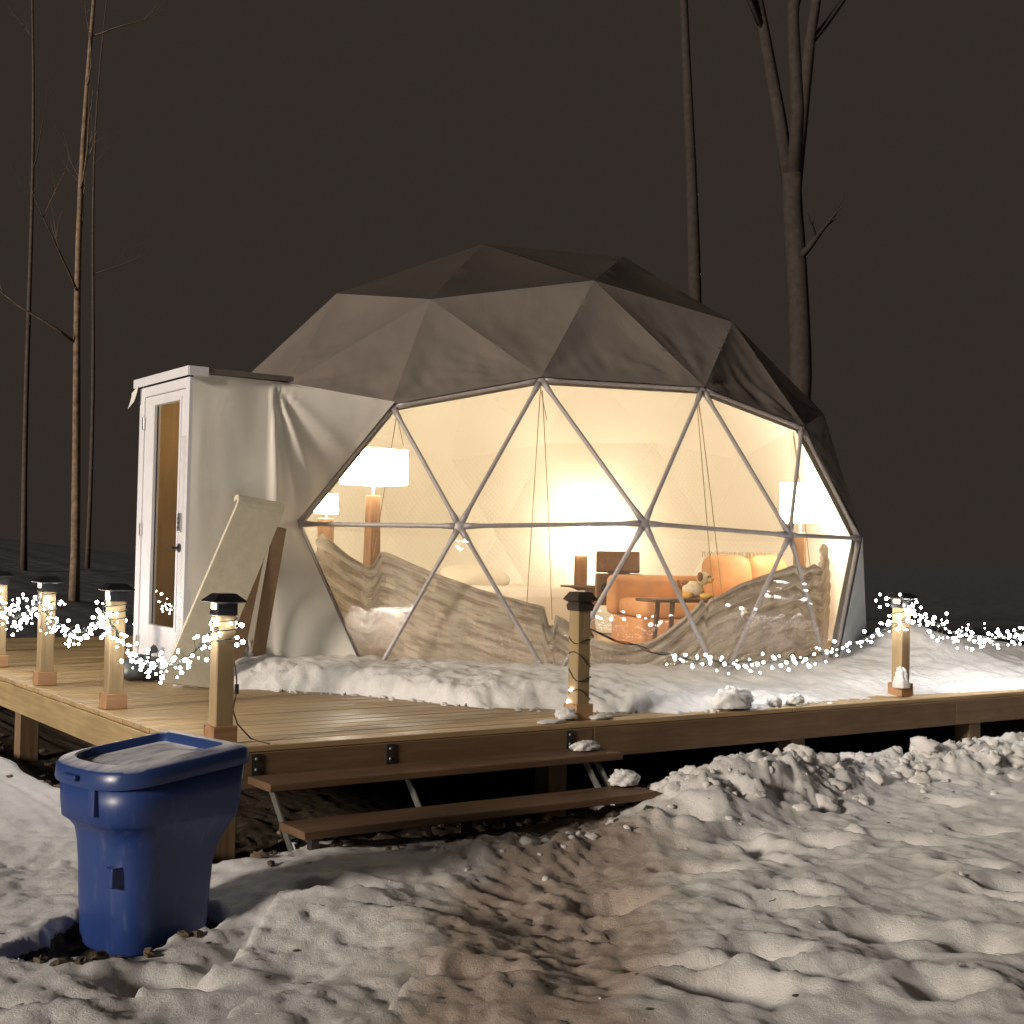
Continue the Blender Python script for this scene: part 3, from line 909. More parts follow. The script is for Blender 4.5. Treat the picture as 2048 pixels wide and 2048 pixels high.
# canvas wall: flat part, then stretched to the window edge of the dome
_w = Vector((0.045, -0.012, 0))
U18, M45, B68 = hv(18, 1.012) + _w, hv(45, 1.014) + _w, hv(68, 1.012) + _w
NZ, NA = 64, 84
rows = []
for i in range(NA):
    s_ = i / (NA - 1)
    row = []
    for j in range(NZ):
        z = 2.255 * j / (NZ - 1)
        if s_ < 0.42:
            t = s_ / 0.42
            p = Vector((1.0 + 0.68 * t, 2.93, z))
        else:
            t = (s_ - 0.42) / 0.58
            p0 = Vector((1.68, 2.93, z))
            if z < M45.z:
                e = B68.lerp(M45, max(0.0, min(1.0, (z - B68.z) / (M45.z - B68.z))))
                p1 = Vector((e.x, e.y, z))
            else:
                e = M45.lerp(U18, (z - M45.z) / (2.255 - M45.z))
                p1 = Vector((e.x, e.y, e.z))
            p = p0.lerp(p1, t)
        f = 0.0
        # folds hanging from the roof corner and fanning to the dome
        dx, dz = p.x - 1.68, 2.26 - p.z
        an = math.atan2(dx + 0.06, dz + 1e-3); rr = math.hypot(dx, dz)
        if dx > -0.12:
            for a0, w, h in ((0.06, 0.05, 0.030), (0.30, 0.05, -0.028), (0.46, 0.05, 0.022), (0.66, 0.06, -0.015), (0.9, 0.07, 0.016)):
                f += h * math.exp(-((an - a0) / w) ** 2) * min(1, rr / 0.15) * math.exp(-max(0, rr - 0.9) / 0.35)
        f += 0.012 * float(perlin(p.x * 2.6 + 5, p.z * 0.9, 51)) + 0.002 * float(perlin(p.x * 8, p.z * 2.2, 52))
        f += 0.005 * math.sin(p.x * 17 + 2 * p.z) * math.exp(-(2.255 - p.z) / 0.12) * (1 if dx < 0 else 0.5)
        f *= min(1.0, s_ * 25, (1 - s_) * 25)
        row.append(p + Vector((-0.15 * f, -f, 0)) - VO)
    rows.append(row)
MB().grid(rows).build('canvas_wall', MAT['canvas_white'], vest, smooth=True)
# triangle of canvas above, from the roof corner to the dome
MB().grid([[Vector((1.6, 2.93, 2.25)).lerp(Vector((1.9, 3.9, 2.36)), s_ / 9) * (1 - t / 7) + (hv(18, 1.004).lerp(hv(20, 1.006), s_ / 9)) * (t / 7) - VO for t in range(8)] for s_ in range(10)]).build('canvas_top', MAT['canvas_taupe'], vest, smooth=True)
MB().box(0.0, 0.95, 1.04, 1.07, 0, 2.25).build('rear_wall', MAT['canvas_white'], vest)
# inside lining of the passage
MB().box(0.06, 1.15, 1.005, 1.035, 0.02, 2.22).build('inner_panel', MAT['ply'], vest)
MB().box(0.03, 1.05, 0.03, 1.03, 2.21, 2.235).build('inner_ceiling', MAT['ply'], vest)
for x in (0.30, 0.62):
    MB().box(x, x + 0.045, 0.965, 1.003, 0.02, 2.2).build('stud', MAT['ply'], vest, bevel=0.003, seg=1)
vl = MB().tube([(0.52, 0.5, 2.209), (0.52, 0.5, 2.17)], [0.07, 0.06], 20).build('ceiling_lamp', MAT['doorwhite'], vest)
_d = bpy.data.lights.new('ceiling_bulb', 'POINT'); _d.energy = 4.5; _d.color = (1.0, 0.78, 0.46); _d.shadow_soft_size = 0.05
_o = bpy.data.objects.new('ceiling_bulb', _d); COL.objects.link(_o); _o.parent = vest; _o.location = (0.52, 0.5, 2.1)
# roof with white drip edge
MB().box(-0.05, 0.78, -0.035, 1.10, 2.262, 2.300).build('roof', MAT['canvas_taupe'], vest, bevel=0.006, seg=1)
MB().box(-0.058, -0.051, -0.04, 1.12, 2.235, 2.304).build('drip_edge', MAT['doorwhite'], vest, bevel=0.002, seg=1)
MB().box(-0.05, 0.10, -0.043, -0.036, 2.235, 2.304).build('drip_edge', MAT['doorwhite'], vest, bevel=0.002, seg=1)
fl = [[Vector((-0.062 - 0.03 * (k / 5) ** 1.5, 1.0 + 0.14 * t / 4, 2.25 - 0.13 * k / 5 - 0.012 * t)) for t in range(5)] for k in range(6)]
MB().grid(fl).build('loose_flap', MAT['canvas_white'], vest, smooth=True)
# jambs
MB().box(-0.03, 0.03, 0.0, 0.07, 0, 2.232).build('door_jamb', MAT['doorwhite'], vest, bevel=0.004, seg=1)
MB().box(-0.03, 0.03, 0.945, 1.038, 0, 2.232).build('door_jamb', MAT['doorwhite'], vest, bevel=0.004, seg=1)
MB().box(-0.03, 0.03, 0.072, 0.943, 2.155, 2.232).build('door_head', MAT['doorwhite'], vest, bevel=0.004, seg=1)
# door: stiles and rails as one leaf with a recessed pane
dm = MB()
y0, y1, g0, g1 = 0.075, 0.94, 0.185, 0.70
g0, g1 = 0.19, 0.715
dm.box(-0.018, 0.022, y0, g0, 0.03, 2.15).box(-0.018, 0.022, g1, y1, 0.03, 2.15)
dm.box(-0.018, 0.022, g0 + 0.0005, g1 - 0.0005, 0.03, 0.395).box(-0.018, 0.022, g0 + 0.0005, g1 - 0.0005, 2.075, 2.15)
door = dm.build('door', MAT['doorwhite'], vest, bevel=0.003, seg=1)
bd = MB(); w = 0.028
bd.box(-0.027, -0.0185, g0 - w, g0, 0.395 - w, 2.075 + w).box(-0.027, -0.0185, g1, g1 + w, 0.395 - w, 2.075 + w)
bd.box(-0.027, -0.0185, g0 + 0.0005, g1 - 0.0005, 0.395 - w, 0.395).box(-0.027, -0.0185, g0 + 0.0005, g1 - 0.0005, 2.075, 2.075 + w)
bd.build('glazing_bead', MAT['doorwhite'], door, bevel=0.004)
MB().add([(0, g0, 0.395), (0, g1, 0.395), (0, g1, 2.075), (0, g0, 2.075)], [(0, 1, 2, 3)]).build('glass_pane', MAT['glass'], door)
MB().box(-0.003, 0.004, g1 - 0.012, g1 - 0.001, 0.4, 2.07).build('pane_gasket', MAT['black'], door)
MB().box(-0.034, -0.019, 0.10, 0.16, 1.10, 1.24).build('keypad_lock', MAT['chrome'], door, bevel=0.008)
for r_ in range(3):
    for c_ in range(2): MB().ball((-0.035, 0.118 + 0.024 * c_, 1.135 + 0.033 * r_), 0.008, 8, 5, (0.4, 1, 1)).build('key', MAT['black'], door)
hm = MB().tube([(-0.019, 0.13, 0.985), (-0.026, 0.13, 0.985)], 0.032, 16).tube([(-0.022, 0.13, 0.985), (-0.065, 0.13, 0.985)], 0.011, 10)
hm.tube([(-0.065, 0.125, 0.985), (-0.068, 0.16, 0.985), (-0.066, 0.225, 0.985)], [0.011, 0.011, 0.008], 10)
hm.build('handle', MAT['black'], door, smooth=False)
for z in (0.25, 1.12, 1.95):
    MB().box(-0.036, -0.019, 0.925, 0.96, z - 0.05, z + 0.05).build('hinge', MAT['chrome'], door, bevel=0.003, seg=1)
# clear plastic wrapped round the near jamb and along the foot
pl = [[Vector((-0.036 - 0.012 * abs(math.sin(k * 1.7 + t * 0.8)), 0.085 - 0.022 * t, 0.05 + 1.75 * k / 40)) for t in range(5)] for k in range(41)]
MB().grid(pl).build('plastic_wrap', MAT['film'], vest, smooth=True)
sk = []
for k in range(36):
    t = k / 35
    x = -0.16 + 0.62 * t; y = -0.16 - 0.10 * math.sin(t * 3.0)
    row = []
    for j in range(8):
        s_ = j / 7
        px = (-0.02 + 0.55 * t) * (1 - s_) + x * s_; py = -0.012 * (1 - s_) + y * s_
        pz = 0.30 * (1 - s_) ** 1.3 + 0.015
        row.append(Vector((px + 0.02 * math.sin(k * 1.3 + j), py - 0.025 * float(perlin(k * 0.5, j * 0.5, 61)), pz + 0.03 * float(perlin(k * 0.6, j * 0.6, 62)) * (s_ > 0.1))))
    sk.append(row)
MB().grid(sk).build('skirt_sheet', MAT['skirt'], vest, smooth=True)

# ================================================================== folded mat leaning on the wall
lm = thing('folded_mat', 'long beige folded mat leaning on the white canvas wall', 'mat', (0.95, 2.5, 0))
MO = Vector((0.95, 2.5, 0))


def strip(path, wid, th, name, mat):
    n = len(path); mb = MB(); rings = []
    for i in range(n):
        p, w = path[i]
        t = (path[min(i + 1, n - 1)][0] - path[max(i - 1, 0)][0]).normalized()
        w = w.normalized(); nn = t.cross(w).normalized()
        rings.append([p + w * (wid / 2) + nn * (th / 2) - MO, p - w * (wid / 2) + nn * (th / 2) - MO, p - w * (wid / 2) - nn * (th / 2) - MO, p + w * (wid / 2) - nn * (th / 2) - MO])
    mb.loft(rings); return mb.build(name, mat, lm, bevel=0.004, seg=1)


wv = Vector((0.97, -0.06, -0.14))
pa, pb = Vector((0.88, 2.62, 0.03)), Vector((1.45, 2.73, 1.27))
front_leaf = [(pa.lerp(pb, k / 12), wv) for k in range(13)] + [(Vector((1.468, 2.745, 1.305)), wv), (Vector((1.48, 2.77, 1.33)), wv), (Vector((1.488, 2.80, 1.343)), wv), (Vector((1.49, 2.83, 1.34)), wv), (Vector((1.49, 2.86, 1.318)), wv)]
strip(front_leaf, 0.36, 0.040, 'front_leaf', MAT['mat_beige'])
wv2 = Vector((0.93, 0.05, -0.30))
qa, qb = Vector((1.535, 2.868, 1.29)), Vector((1.26, 2.80, 0.03))
strip([(qa.lerp(qb, k / 12), wv2) for k in range(13)], 0.20, 0.012, 'back_leaf', MAT['mat_brown'])
bb = thing('leaning_board', 'thin brown board standing behind the folded beige mat', 'board', (1.5, 2.86, 0))
Mx = Matrix.Rotation(R(9), 4, 'Y')
MB().box(-0.055, 0.055, 0.0, 0.012, 0.0, 1.17, Mx).build('panel', MAT['mat_brown'], bb, bevel=0.003, seg=1)

# dark bundle at the vestibule foot
bun = thing('dark_bundle', 'dark crumpled bag lying on the deck below the door', 'bag', (0.82, 3.30, 0.0))
mb = MB(); mb.ball((0, 0, 0.085), 0.16, 20, 12, (1.15, 0.8, 0.62))
mb.v = [(x + 0.05 * float(perlin(x * 9, y * 9 + z * 9, 71)), y + 0.05 * float(perlin(x * 9 + 4, z * 9, 72)), max(0.002, z + 0.06 * float(perlin(x * 8, y * 8 + 2, 73)))) for (x, y, z) in mb.v]
mb.build('sack', MAT['bag'], bun, smooth=True)
MB().tube([(0.03, 0, 0.16), (0.05, 0.02, 0.21), (0.10, 0.03, 0.235)], [0.03, 0.018, 0.035], 8).build('tied_neck', MAT['bag'], bun, smooth=True)

# ================================================================== snow lying on the deck
BF = np.array([(0.9, 3.2), (1.27, 2.5), (1.67, 2.12), (1.97, 1.52), (2.18, 0.92), (2.6, 0.56), (2.8, 0.34), (3.2, 0.14), (3.44, 0.07), (4.09, 0.07), (4.8, 0.2), (5.5, 0.22), (6.9, 0.10), (9.2, 0.06)])


def deck_snow(x, y):
    n2 = fbm(x * 3.0, y * 3.0, 3, 81); n3 = fbm(x * 10, y * 10, 3, 82)
    bf = np.interp(x, BF[:, 0], BF[:, 1])
    d = y - bf + 0.10 * n2 + 0.05 * n3
    d = np.where(x < 1.30, np.minimum(d, (x - 1.15) + 0.1 * n2), d)
    left = 1 - sstep(2.6, 4.2, x)
    lump = billow(x * 4.5, y * 4.5, 3, 83) - 0.3
    h = 0.17 * (1 - np.exp(-np.maximum(d, 0) / (0.16 + 0.45 * (1 - left)))) + 0.05 * lump * sstep(0, 0.25, d) * (0.25 + 0.75 * left) + 0.03 * n2 * sstep(0, .3, d)
    h = h + 0.045 * (billow(x * 12, y * 12, 2, 84) - 0.2) * np.exp(-((d - 0.18) / 0.2) ** 2) * (0.35 + 0.65 * left)
    h = h + 0.27 * np.exp(-(((x - 7.25) / 0.55) ** 2 + ((y - 1.45) / 0.5) ** 2)) + 0.10 * np.exp(-(((x - 8.4) / 0.8) ** 2 + ((y - 2.0) / 0.8) ** 2))
    h = h + 0.05 * np.exp(-(((x - 1.75) / 0.3) ** 2 + ((y - 2.65) / 0.2) ** 2))
    h = np.where(d < 0, np.maximum(d, -0.3) * 0.35, h)
    return h


# heightfield clipped to where there is snow and outside the dome
def snow_sheet(name, x0, x1, y0, y1, st):
    ax = np.arange(x0, x1, st); ay = np.arange(y0, y1, st)
    gx, gy = np.meshgrid(ax, ay, indexing='ij')
    h = deck_snow(gx.ravel(), gy.ravel()).reshape(gx.shape)
    inside = np.hypot(gx - DOME_C.x, gy - DOME_C.y) < 3.17
    edge = np.minimum(np.minimum(gx - 0.02, DECK_A + 0.02 - gx), np.minimum(gy + 0.0, DECK_B - gy))
    ok = (h > -0.027) & ~inside & (edge > 0)
    mb = MB(); idx = -np.ones(gx.shape, int)
    fs = []
    for i in range(len(ax) - 1):
        for j in range(len(ay) - 1):
            if ok[i, j] and ok[i + 1, j] and ok[i, j + 1] and ok[i + 1, j + 1]:
                cs = [(i, j), (i + 1, j), (i + 1, j + 1), (i, j + 1)]
                for c_ in cs:
                    if idx[c_] < 0:
                        idx[c_] = len(mb.v); mb.v.append((gx[c_], gy[c_], h[c_]))
                fs.append(tuple(int(idx[c_]) for c_ in cs))
    mb.f = fs
    o = mb.build(name, MAT['snow'], None, smooth=True)
    return o


o = snow_sheet('snow_drift', 1.0, DECK_A + 0.02, 0.012, 3.4, 0.022)
tag(o, 'snow drift lying on the deck along the foot of the dome', 'snow', kind='stuff')


def snow_lump(loc, r, label, sc=(1, 1, 0.7), seed=0, group='snow lumps on the deck'):
    mb = MB(); mb.ball((0, 0, 0), 1.0, 44, 28)
    out = []
    for (x, y, z) in mb.v:
        nn = 0.30 * float(perlin(x * 1.6 + seed, y * 1.6 + z * 1.3, 91)) + 0.42 * abs(float(perlin(x * 3.2 + z * 2.2, y * 3.2 - seed, 92))) + 0.16 * abs(float(perlin(x * 7 + z * 5, y * 7 + seed, 93))) + 0.07 * float(perlin(x * 16 + z * 9, y * 16 + seed, 94))
        k = r * (0.92 + nn)
        out.append((x * k * sc[0], y * k * sc[1], max(-0.3 * r, z * k * sc[2])))
    mb.v = out
    o = mb.build('snow_lump', MAT['snow'], None, smooth=True, loc=loc)
    return tag(o, label, 'snow lump', group)


snow_lump((3.66, 0.075, 0.05), 0.115, 'largest snow lump on the front edge of the deck', (1.35, 0.8, 0.85), 1)
snow_lump((4.06, 0.09, 0.025), 0.05, 'small snow lump right of the largest one at the deck edge', (1.1, 0.9, 0.9), 2)
snow_lump((4.27, 0.09, 0.03), 0.055, 'small snow lump farthest right on the deck edge before the post', (1.3, 0.8, 0.8), 3)
snow_lump((5.415, 0.115, 0.09), 0.07, 'upright snow lump clinging to the foot of the right post', (0.75, 0.75, 1.7), 4)
snow_lump((2.32, 0.12, 0.03), 0.06, 'snow lump left of the cord wound post by the steps', (1.3, 0.8, 0.8), 5)
snow_lump((2.55, 0.09, 0.012), 0.06, 'flat snow patch right of the cord wound post', (1.5, 0.8, 0.35), 6)
snow_lump((2.16, 0.06, 0.006), 0.05, 'thin snow scrap on boards left of the cord wound post', (2.0, 0.7, 0.3), 7)
snow_lump((2.27, -0.12, -0.125), 0.06, 'snow lump on the upper tread below the cord wound post', (1.5, 0.8, 0.6), 8)
snow_lump((2.37, -0.37, -0.29), 0.075, 'snow lump on the right end of the lower tread', (1.2, 0.9, 0.8), 9)

# crumbs broken off the drift and the bank
cb = MB()
CR = []
for k in range(490):
    if k < 150:
        x = random.uniform(1.4, 4.6); y = float(np.interp(x, BF[:, 0], BF[:, 1])) + random.gauss(-0.05, 0.09); z = 0.0
        if y < 0.03 or y > 2.3: continue
        CR.append((x, y, z, random.uniform(0.006, 0.024)))
    elif k < 440:
        x = random.uniform(2.45, 7.2); y = -0.52 + random.gauss(0, 0.22); CR.append((x, y, gz(x, y), 0.012 + 0.075 * random.random() ** 2.2))
    else:
        x = random.uniform(0.5, 2.6); y = -0.98 + random.gauss(0, 0.18); CR.append((x, y, gz(x, y), 0.008 + 0.03 * random.random() ** 2))
for k in range(120):
    x = random.uniform(-2.2, 6.0); y = random.uniform(-4.2, -0.75); CR.append((x, y, gz(x, y), 0.003 + 0.013 * random.random() ** 2.5))
for (x, y, z, r) in CR:
    n0 = len(cb.v); sd = random.uniform(0, 90)
    big = r > 0.03
    cb.ball((0, 0, 0), 1.0, 16 if big else 8, 10 if big else 5)
    V_ = np.array(cb.v[n0:])
    nn = 0.55 * perlin(V_[:, 0] * 1.3 + sd, V_[:, 1] * 1.3 + V_[:, 2], 95) + 0.45 * np.abs(perlin(V_[:, 0] * 2.7 + V_[:, 2] * 2 + sd, V_[:, 1] * 2.7, 96)) + 0.25 * perlin(V_[:, 0] * 6 + sd, V_[:, 1] * 6 + V_[:, 2] * 4, 97)
    V_ = V_ * (r * (0.85 + nn))[:, None] * np.array([random.uniform(.8, 1.5), random.uniform(.7, 1.2), random.uniform(.55, .95)])
    an = random.uniform(0, 6.28); c_, q_ = math.cos(an), math.sin(an)
    for i in range(len(V_)):
        p = V_[i]; cb.v[n0 + i] = (x + p[0] * c_ - p[1] * q_, y + p[0] * q_ + p[1] * c_, z + p[2] - r * 0.15)
tag(cb.build('snow_crumbs', MAT['crumb'], None, smooth=True), 'loose crumbs of snow scattered below drift and bank', 'snow', kind='stuff')

# wet leaves and stones on the bare soil
st = MB()
for k in range(260):
    if k < 90: x, y = -1.06 + random.gauss(0, 0.16), -1.38 + random.gauss(0, 0.12)
    elif k < 200: x, y = random.uniform(-0.3, 2.3), random.uniform(-0.75, 0.6)
    else: x, y = random.uniform(-0.4, 0.3), random.uniform(-0.4, 5)
    z = gz(x, y); r = random.uniform(0.012, 0.035)
    n0 = len(st.v); st.ball((x, y, z + r * 0.2), r, 6, 4, (random.uniform(.7, 1.5), random.uniform(.7, 1.5), random.uniform(.3, .8)))
    for i in range(n0, len(st.v)):
        p = st.v[i]; st.v[i] = tuple(c_ + 0.3 * r * random.uniform(-1, 1) for c_ in p)
MAT['stones'] = m_plain('stones_and_leaves', (0.10, 0.075, 0.05), 0.8, 0.6, 9, 0.3)
tag(st.build('stones', MAT['stones']), 'stones and wet leaves on the bare soil by the steps', 'stones', kind='stuff')

tw = MB()
for k in range(170):
    x = random.uniform(-2.2, 6.5); y = random.uniform(-4.6, -0.7); z = gz(x, y) + 0.003
    an = random.uniform(0, 6.28); L = random.uniform(0.012, 0.06)
    if k % 3:
        tw.tube([(x, y, z), (x + L * 0.5 * math.cos(an), y + L * 0.5 * math.sin(an), z + 0.004), (x + L * math.cos(an + 0.3), y + L * math.sin(an + 0.3), gz(x + L * math.cos(an), y + L * math.sin(an)) + 0.003)], [0.0018, 0.0015, 0.0008], 4)
    else:
        tw.ball((x, y, z), random.uniform(0.006, 0.014), 6, 4, (1.3, 0.8, 0.3))
tag(tw.build('twigs', MAT['stones']), 'tiny twigs and leaf scraps scattered over the trodden snow', 'twigs', kind='stuff')

# ================================================================== blue bin
binr = thing('blue_bin', 'blue plastic bin with a recessed lid standing in the snow', 'bin', (-0.765, -1.14, -0.55), R(192))
binr.scale = (0.94, 0.94, 1.0)


def plan(xb, xf, hw, z, rf=None, n=12, rb=0.035, zf=0.0):
    rf = hw * 0.92 if rf is None else rf
    rx = min(rf * 0.85, (xf - xb) * 0.55)
    P = []
    for k in range(5):
        t = math.pi + (math.pi / 2) * k / 4
        P.append((xb + rb + rb * math.cos(t), -hw + rb + rb * math.sin(t)))
    for k in range(2 * n + 1):
        t = -math.pi / 2 + math.pi * k / (2 * n)
        e = 0.72
        c, s_ = math.cos(t), math.sin(t)
        P.append((xf - rx + rx * math.copysign(abs(c) ** e, c), hw * math.copysign(abs(s_) ** e, s_)))
    for k in range(5):
        t = math.pi / 2 + (math.pi / 2) * k / 4
        P.append((xb + rb + rb * math.cos(t), hw - rb + rb * math.sin(t)))
    return [(x, y, z - zf * (x - xb)) for x, y in P]


SL = 0.10
bz = [(0.00, -0.215, 0.175, 0.205, 0), (0.015, -0.225, 0.185, 0.215, 0), (0.16, -0.228, 0.195, 0.225, 0), (0.32, -0.235, 0.20, 0.237, 0), (0.40, -0.255, 0.205, 0.248, 0),
      (0.455, -0.29, 0.215, 0.262, 0), (0.485, -0.305, 0.24, 0.275, 0), (0.50, -0.312, 0.262, 0.283, 0), (0.515, -0.318, 0.268, 0.287, 0.02), (0.60, -0.333, 0.274, 0.293, 0.06), (0.705, -0.338, 0.278, 0.297, SL)]
MB().loft([plan(xb, xf, hw, z, zf=zf) for z, xb, xf, hw, zf in bz]).build('body', MAT['bin'], binr, smooth=True, bevel=0)
lz = [(0.706, -0.338, 0.278, 0.297), (0.706, -0.352, 0.294, 0.309), (0.716, -0.354, 0.297, 0.311), (0.762, -0.350, 0.293, 0.307), (0.773, -0.338, 0.282, 0.296)]
rings = [plan(xb, xf, hw, z, zf=SL) for z, xb, xf, hw in lz]
rings += [plan(-0.275, 0.230, 0.240, 0.778, zf=SL), plan(-0.268, 0.222, 0.232, 0.772, zf=SL), plan(-0.258, 0.212, 0.222, 0.742, zf=SL), plan(-0.245, 0.20, 0.21, 0.737, zf=SL), plan(-0.15, 0.10, 0.10, 0.745, zf=SL)]
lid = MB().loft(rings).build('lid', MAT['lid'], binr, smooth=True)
for o_ in (lid,):
    md = o_.modifiers.new('soft', 'EDGE_SPLIT'); md.split_angle = R(38)
# lid grip, catch slots
MB().box(0.262, 0.318, -0.05, 0.05, 0.665, 0.687).build('grip', MAT['bin'], binr, bevel=0.006)
MB().box(0.235, 0.284, 0.10, 0.145, 0.54, 0.655).build('catch', MAT['bin'], binr, bevel=0.004)
MB().box(0.12, 0.215, 0.125, 0.18, 0.27, 0.345).build('lift_pocket', MAT['bin'], binr, bevel=0.006)
MB().box(-0.345, -0.325, -0.2, 0.2, 0.66, 0.69).build('hinge_bar', MAT['bin'], binr, bevel=0.004)

# ================================================================== light strings
bme = MB().ball((0, 0, 0), 0.0090, 12, 8).mesh('bulb', smooth=True); bme.materials.append(MAT['bulb'])


def garland(p0, p1, sag, n, label, lit0=0.0, wrap=None, spread=0.05, bias=0.0):
    p0, p1 = Vector(p0), Vector(p1)
    base = Vector((p0.x, p0.y, 0))
    t = thing('light_string', label, 'light string', base, 0, 'fairy light strings between the posts')
    path = lambda s_: p0.lerp(p1, s_) - Vector((0, 0, 4 * sag * s_ * (1 - s_)))
    for k in range(3):
        ph = random.uniform(0, 6)
        pts = []
        for i in range(46):
            s_ = i / 45; p = path(s_)
            pts.append(p + Vector((0.008 * math.cos(i * 1.9 + ph), 0.008 * math.sin(i * 1.7 + ph), 0.012 * math.sin(i * 1.3 + ph))) - base)
        MB().tube(pts, 0.0026, 5).build('wire', MAT['wire'], t)
    tw = MB()
    side = Vector((p1.y - p0.y, p0.x - p1.x, 0)).normalized()
    for k in range(n):
        s_ = lit0 + (1 - lit0) * (k + random.random()) / n
        p = path(s_)
        q2 = p + side * random.gauss(0, spread * 0.6) + Vector((0, 0, random.gauss(-0.01 + bias, spread))) + (p1 - p0).normalized() * random.gauss(0, 0.02)
        tw.tube([p - base, p.lerp(q2, 0.5) - base + Vector((0, 0, 0.008)), q2 - base], 0.0013, 3, cap=False)
        link('bulb', bme, None, t, q2 - base, None, random.uniform(0.4, 1.4))
    tag(tw.build('twig_wires', MAT['wire'], t), kind='stuff')
    return t


PT = lambda p, dz=0.0, dx=0, dy=0: (p[0] + dx, p[1] + dy, 0.60 + dz)
garland(PT(P4, 0.0, -0.06, -0.06), PT(P3, -0.02, -0.06), 0.26, 105, 'light string sagging between corner post and second post', spread=0.042)
garland(PT(P3, -0.02, -0.06), PT(P2, 0.02, -0.06), 0.17, 80, 'light string between second post and the one near the border', spread=0.05)
garland(PT(P2, 0.0, -0.06), PT(P1, 0.03, -0.06), 0.17, 110, 'densest light string running off the left border', spread=0.06)
garland(PT(P1, 0.02, -0.06), PT(P0, 0.02, -0.06), 0.2, 55, 'light string beyond the left border, mirrored in the door glass', spread=0.055)
garland(PT(PM, -0.05, 0.05), PT(PR, -0.02, 0, -0.06), 0.27, 95, 'light string in front of the dome window, dark near the steps', lit0=0.22, spread=0.035)
garland(PT(PR, 0.04, 0.05, -0.03), PT(PX, 0.06), 0.24, 180, 'bright light string running off the right border', spread=0.055)


def cluster(p, n, r, z0, z1, label):
    base = Vector((p[0], p[1], 0)); t = thing('light_cluster', label, 'light string', base, 0, 'fairy lights wound round post tops')
    pts = []
    for i in range(40):
        an = i * 0.55; pts.append(Vector((0.056 * 1.25 * math.cos(an), 0.056 * 1.25 * math.sin(an), z0 + (z1 - z0) * i / 39)))
    MB().tube(pts, 0.003, 5).build('wire', MAT['wire'], t)
    for k in range(n):
        an = random.uniform(0, 6.28); rr = 0.075 + abs(random.gauss(0, r))
        link('bulb', bme, None, t, Vector((rr * math.cos(an), rr * math.sin(an), random.uniform(z0, z1))), None, random.uniform(0.7, 1.35))


cluster(P4, 12, 0.03, 0.50, 0.66, 'few lights wound round the top of the corner post')
cluster(P3, 7, 0.03, 0.52, 0.66, 'few lights wound round the top of the second post')
cluster(P2, 9, 0.03, 0.48, 0.68, 'few lights wound round the post near the left border')
cluster(PR, 30, 0.06, 0.50, 0.76, 'dense cluster of lights round the right post top')

# dark cord wound round the middle post
cw = thing('wound_cord', 'dark cord wound down the brown capped post by the steps', 'cord', (PM[0], PM[1], 0))
pts = []
for i in range(70):
    an = i * 0.42; z = 0.55 - 0.5 * i / 69
    m = max(abs(math.cos(an)), abs(math.sin(an)))
    pts.append(Vector((0.052 * math.cos(an) / m, 0.052 * math.sin(an) / m, z + 0.03 * math.sin(i * 0.6))))
MB().tube(pts, 0.0032, 5).build('strand', MAT['wire'], cw)
for i in (52, 60, 66): link('bulb', bme, None, cw, pts[i] * 1.06, None, 0.8)
# extension cord by the corner post
ec = thing('extension_cord', 'thin brown cord hanging beside the corner post onto the deck', 'cord', (0.22, 0.2, 0))
MB().tube([(-0.02, 0.0, 0.42), (0.01, 0.03, 0.32), (0.012, 0.03, 0.25), (-0.015, 0.01, 0.16), (0.0, -0.02, 0.09), (0.05, -0.08, 0.02), (0.09, -0.15, 0.006), (0.10, -0.20, 0.004)], 0.0042, 6).build('cable', MAT['redcord'], ec, smooth=True)
MB().tube([(0.012, 0.03, 0.29), (0.012, 0.03, 0.24)], 0.012, 8).build('plug', MAT['black'], ec)

# ================================================================== furniture inside
def point(name, loc, energy, col, rad, parent):
    d = bpy.data.lights.new(name, 'POINT'); d.energy = energy; d.color = col; d.shadow_soft_size = rad
    o = bpy.data.objects.new(name, d); COL.objects.link(o); o.parent = parent; o.location = loc
    return o


WARM = (1.0, 0.88, 0.68)


def square_shade(h0, h1, w0, w1):
    mb = MB(); sq = lambda w, z: [(-w, -w, z), (w, -w, z), (w, w, z), (-w, w, z)]
    mb.loft([sq(w0, h0), sq(w1, h1), sq(w1 - 0.006, h1), sq(w0 - 0.006, h0), sq(w0, h0)], cap=False)
    return mb


def floor_lamp(loc, rz, z0, z1, w, label, watt):
    t = thing('floor_lamp', label, 'lamp', loc, rz, 'square shaded floor lamps')
    MB().loft([[(-a, -a, z), (a, -a, z), (a, a, z), (-a, a, z)] for z, a in ((0.022, 0.14), (0.05, 0.14))]).build('base', MAT['lampwood'], t, bevel=0.004, seg=1)
    MB().loft([[(-a, -a, z), (a, -a, z), (a, a, z), (-a, a, z)] for z, a in ((0.051, 0.072), (z0 - 0.10, 0.05))]).build('stem', MAT['lampwood'], t, bevel=0.006, seg=1)
    MB().tube([(0, 0, z0 - 0.1), (0, 0, z0 + 0.06)], 0.014, 8).build('neck', MAT['chrome'], t)
    square_shade(z0, z1, w, w).build('shade', MAT['shade'], t)
    point('lamp_bulb', (0, 0, (z0 + z1) / 2), watt, WARM, 0.06, t)
    return t


floor_lamp((3.43, 4.6, 0), R(-80), 1.605, 1.93, 0.225, 'floor lamp with wide square shade on the left inside the dome', 30)
floor_lamp((7.38, 2.95, 0), R(-60), 1.36, 1.75, 0.17, 'floor lamp with square shade at the right end of the dome', 20)


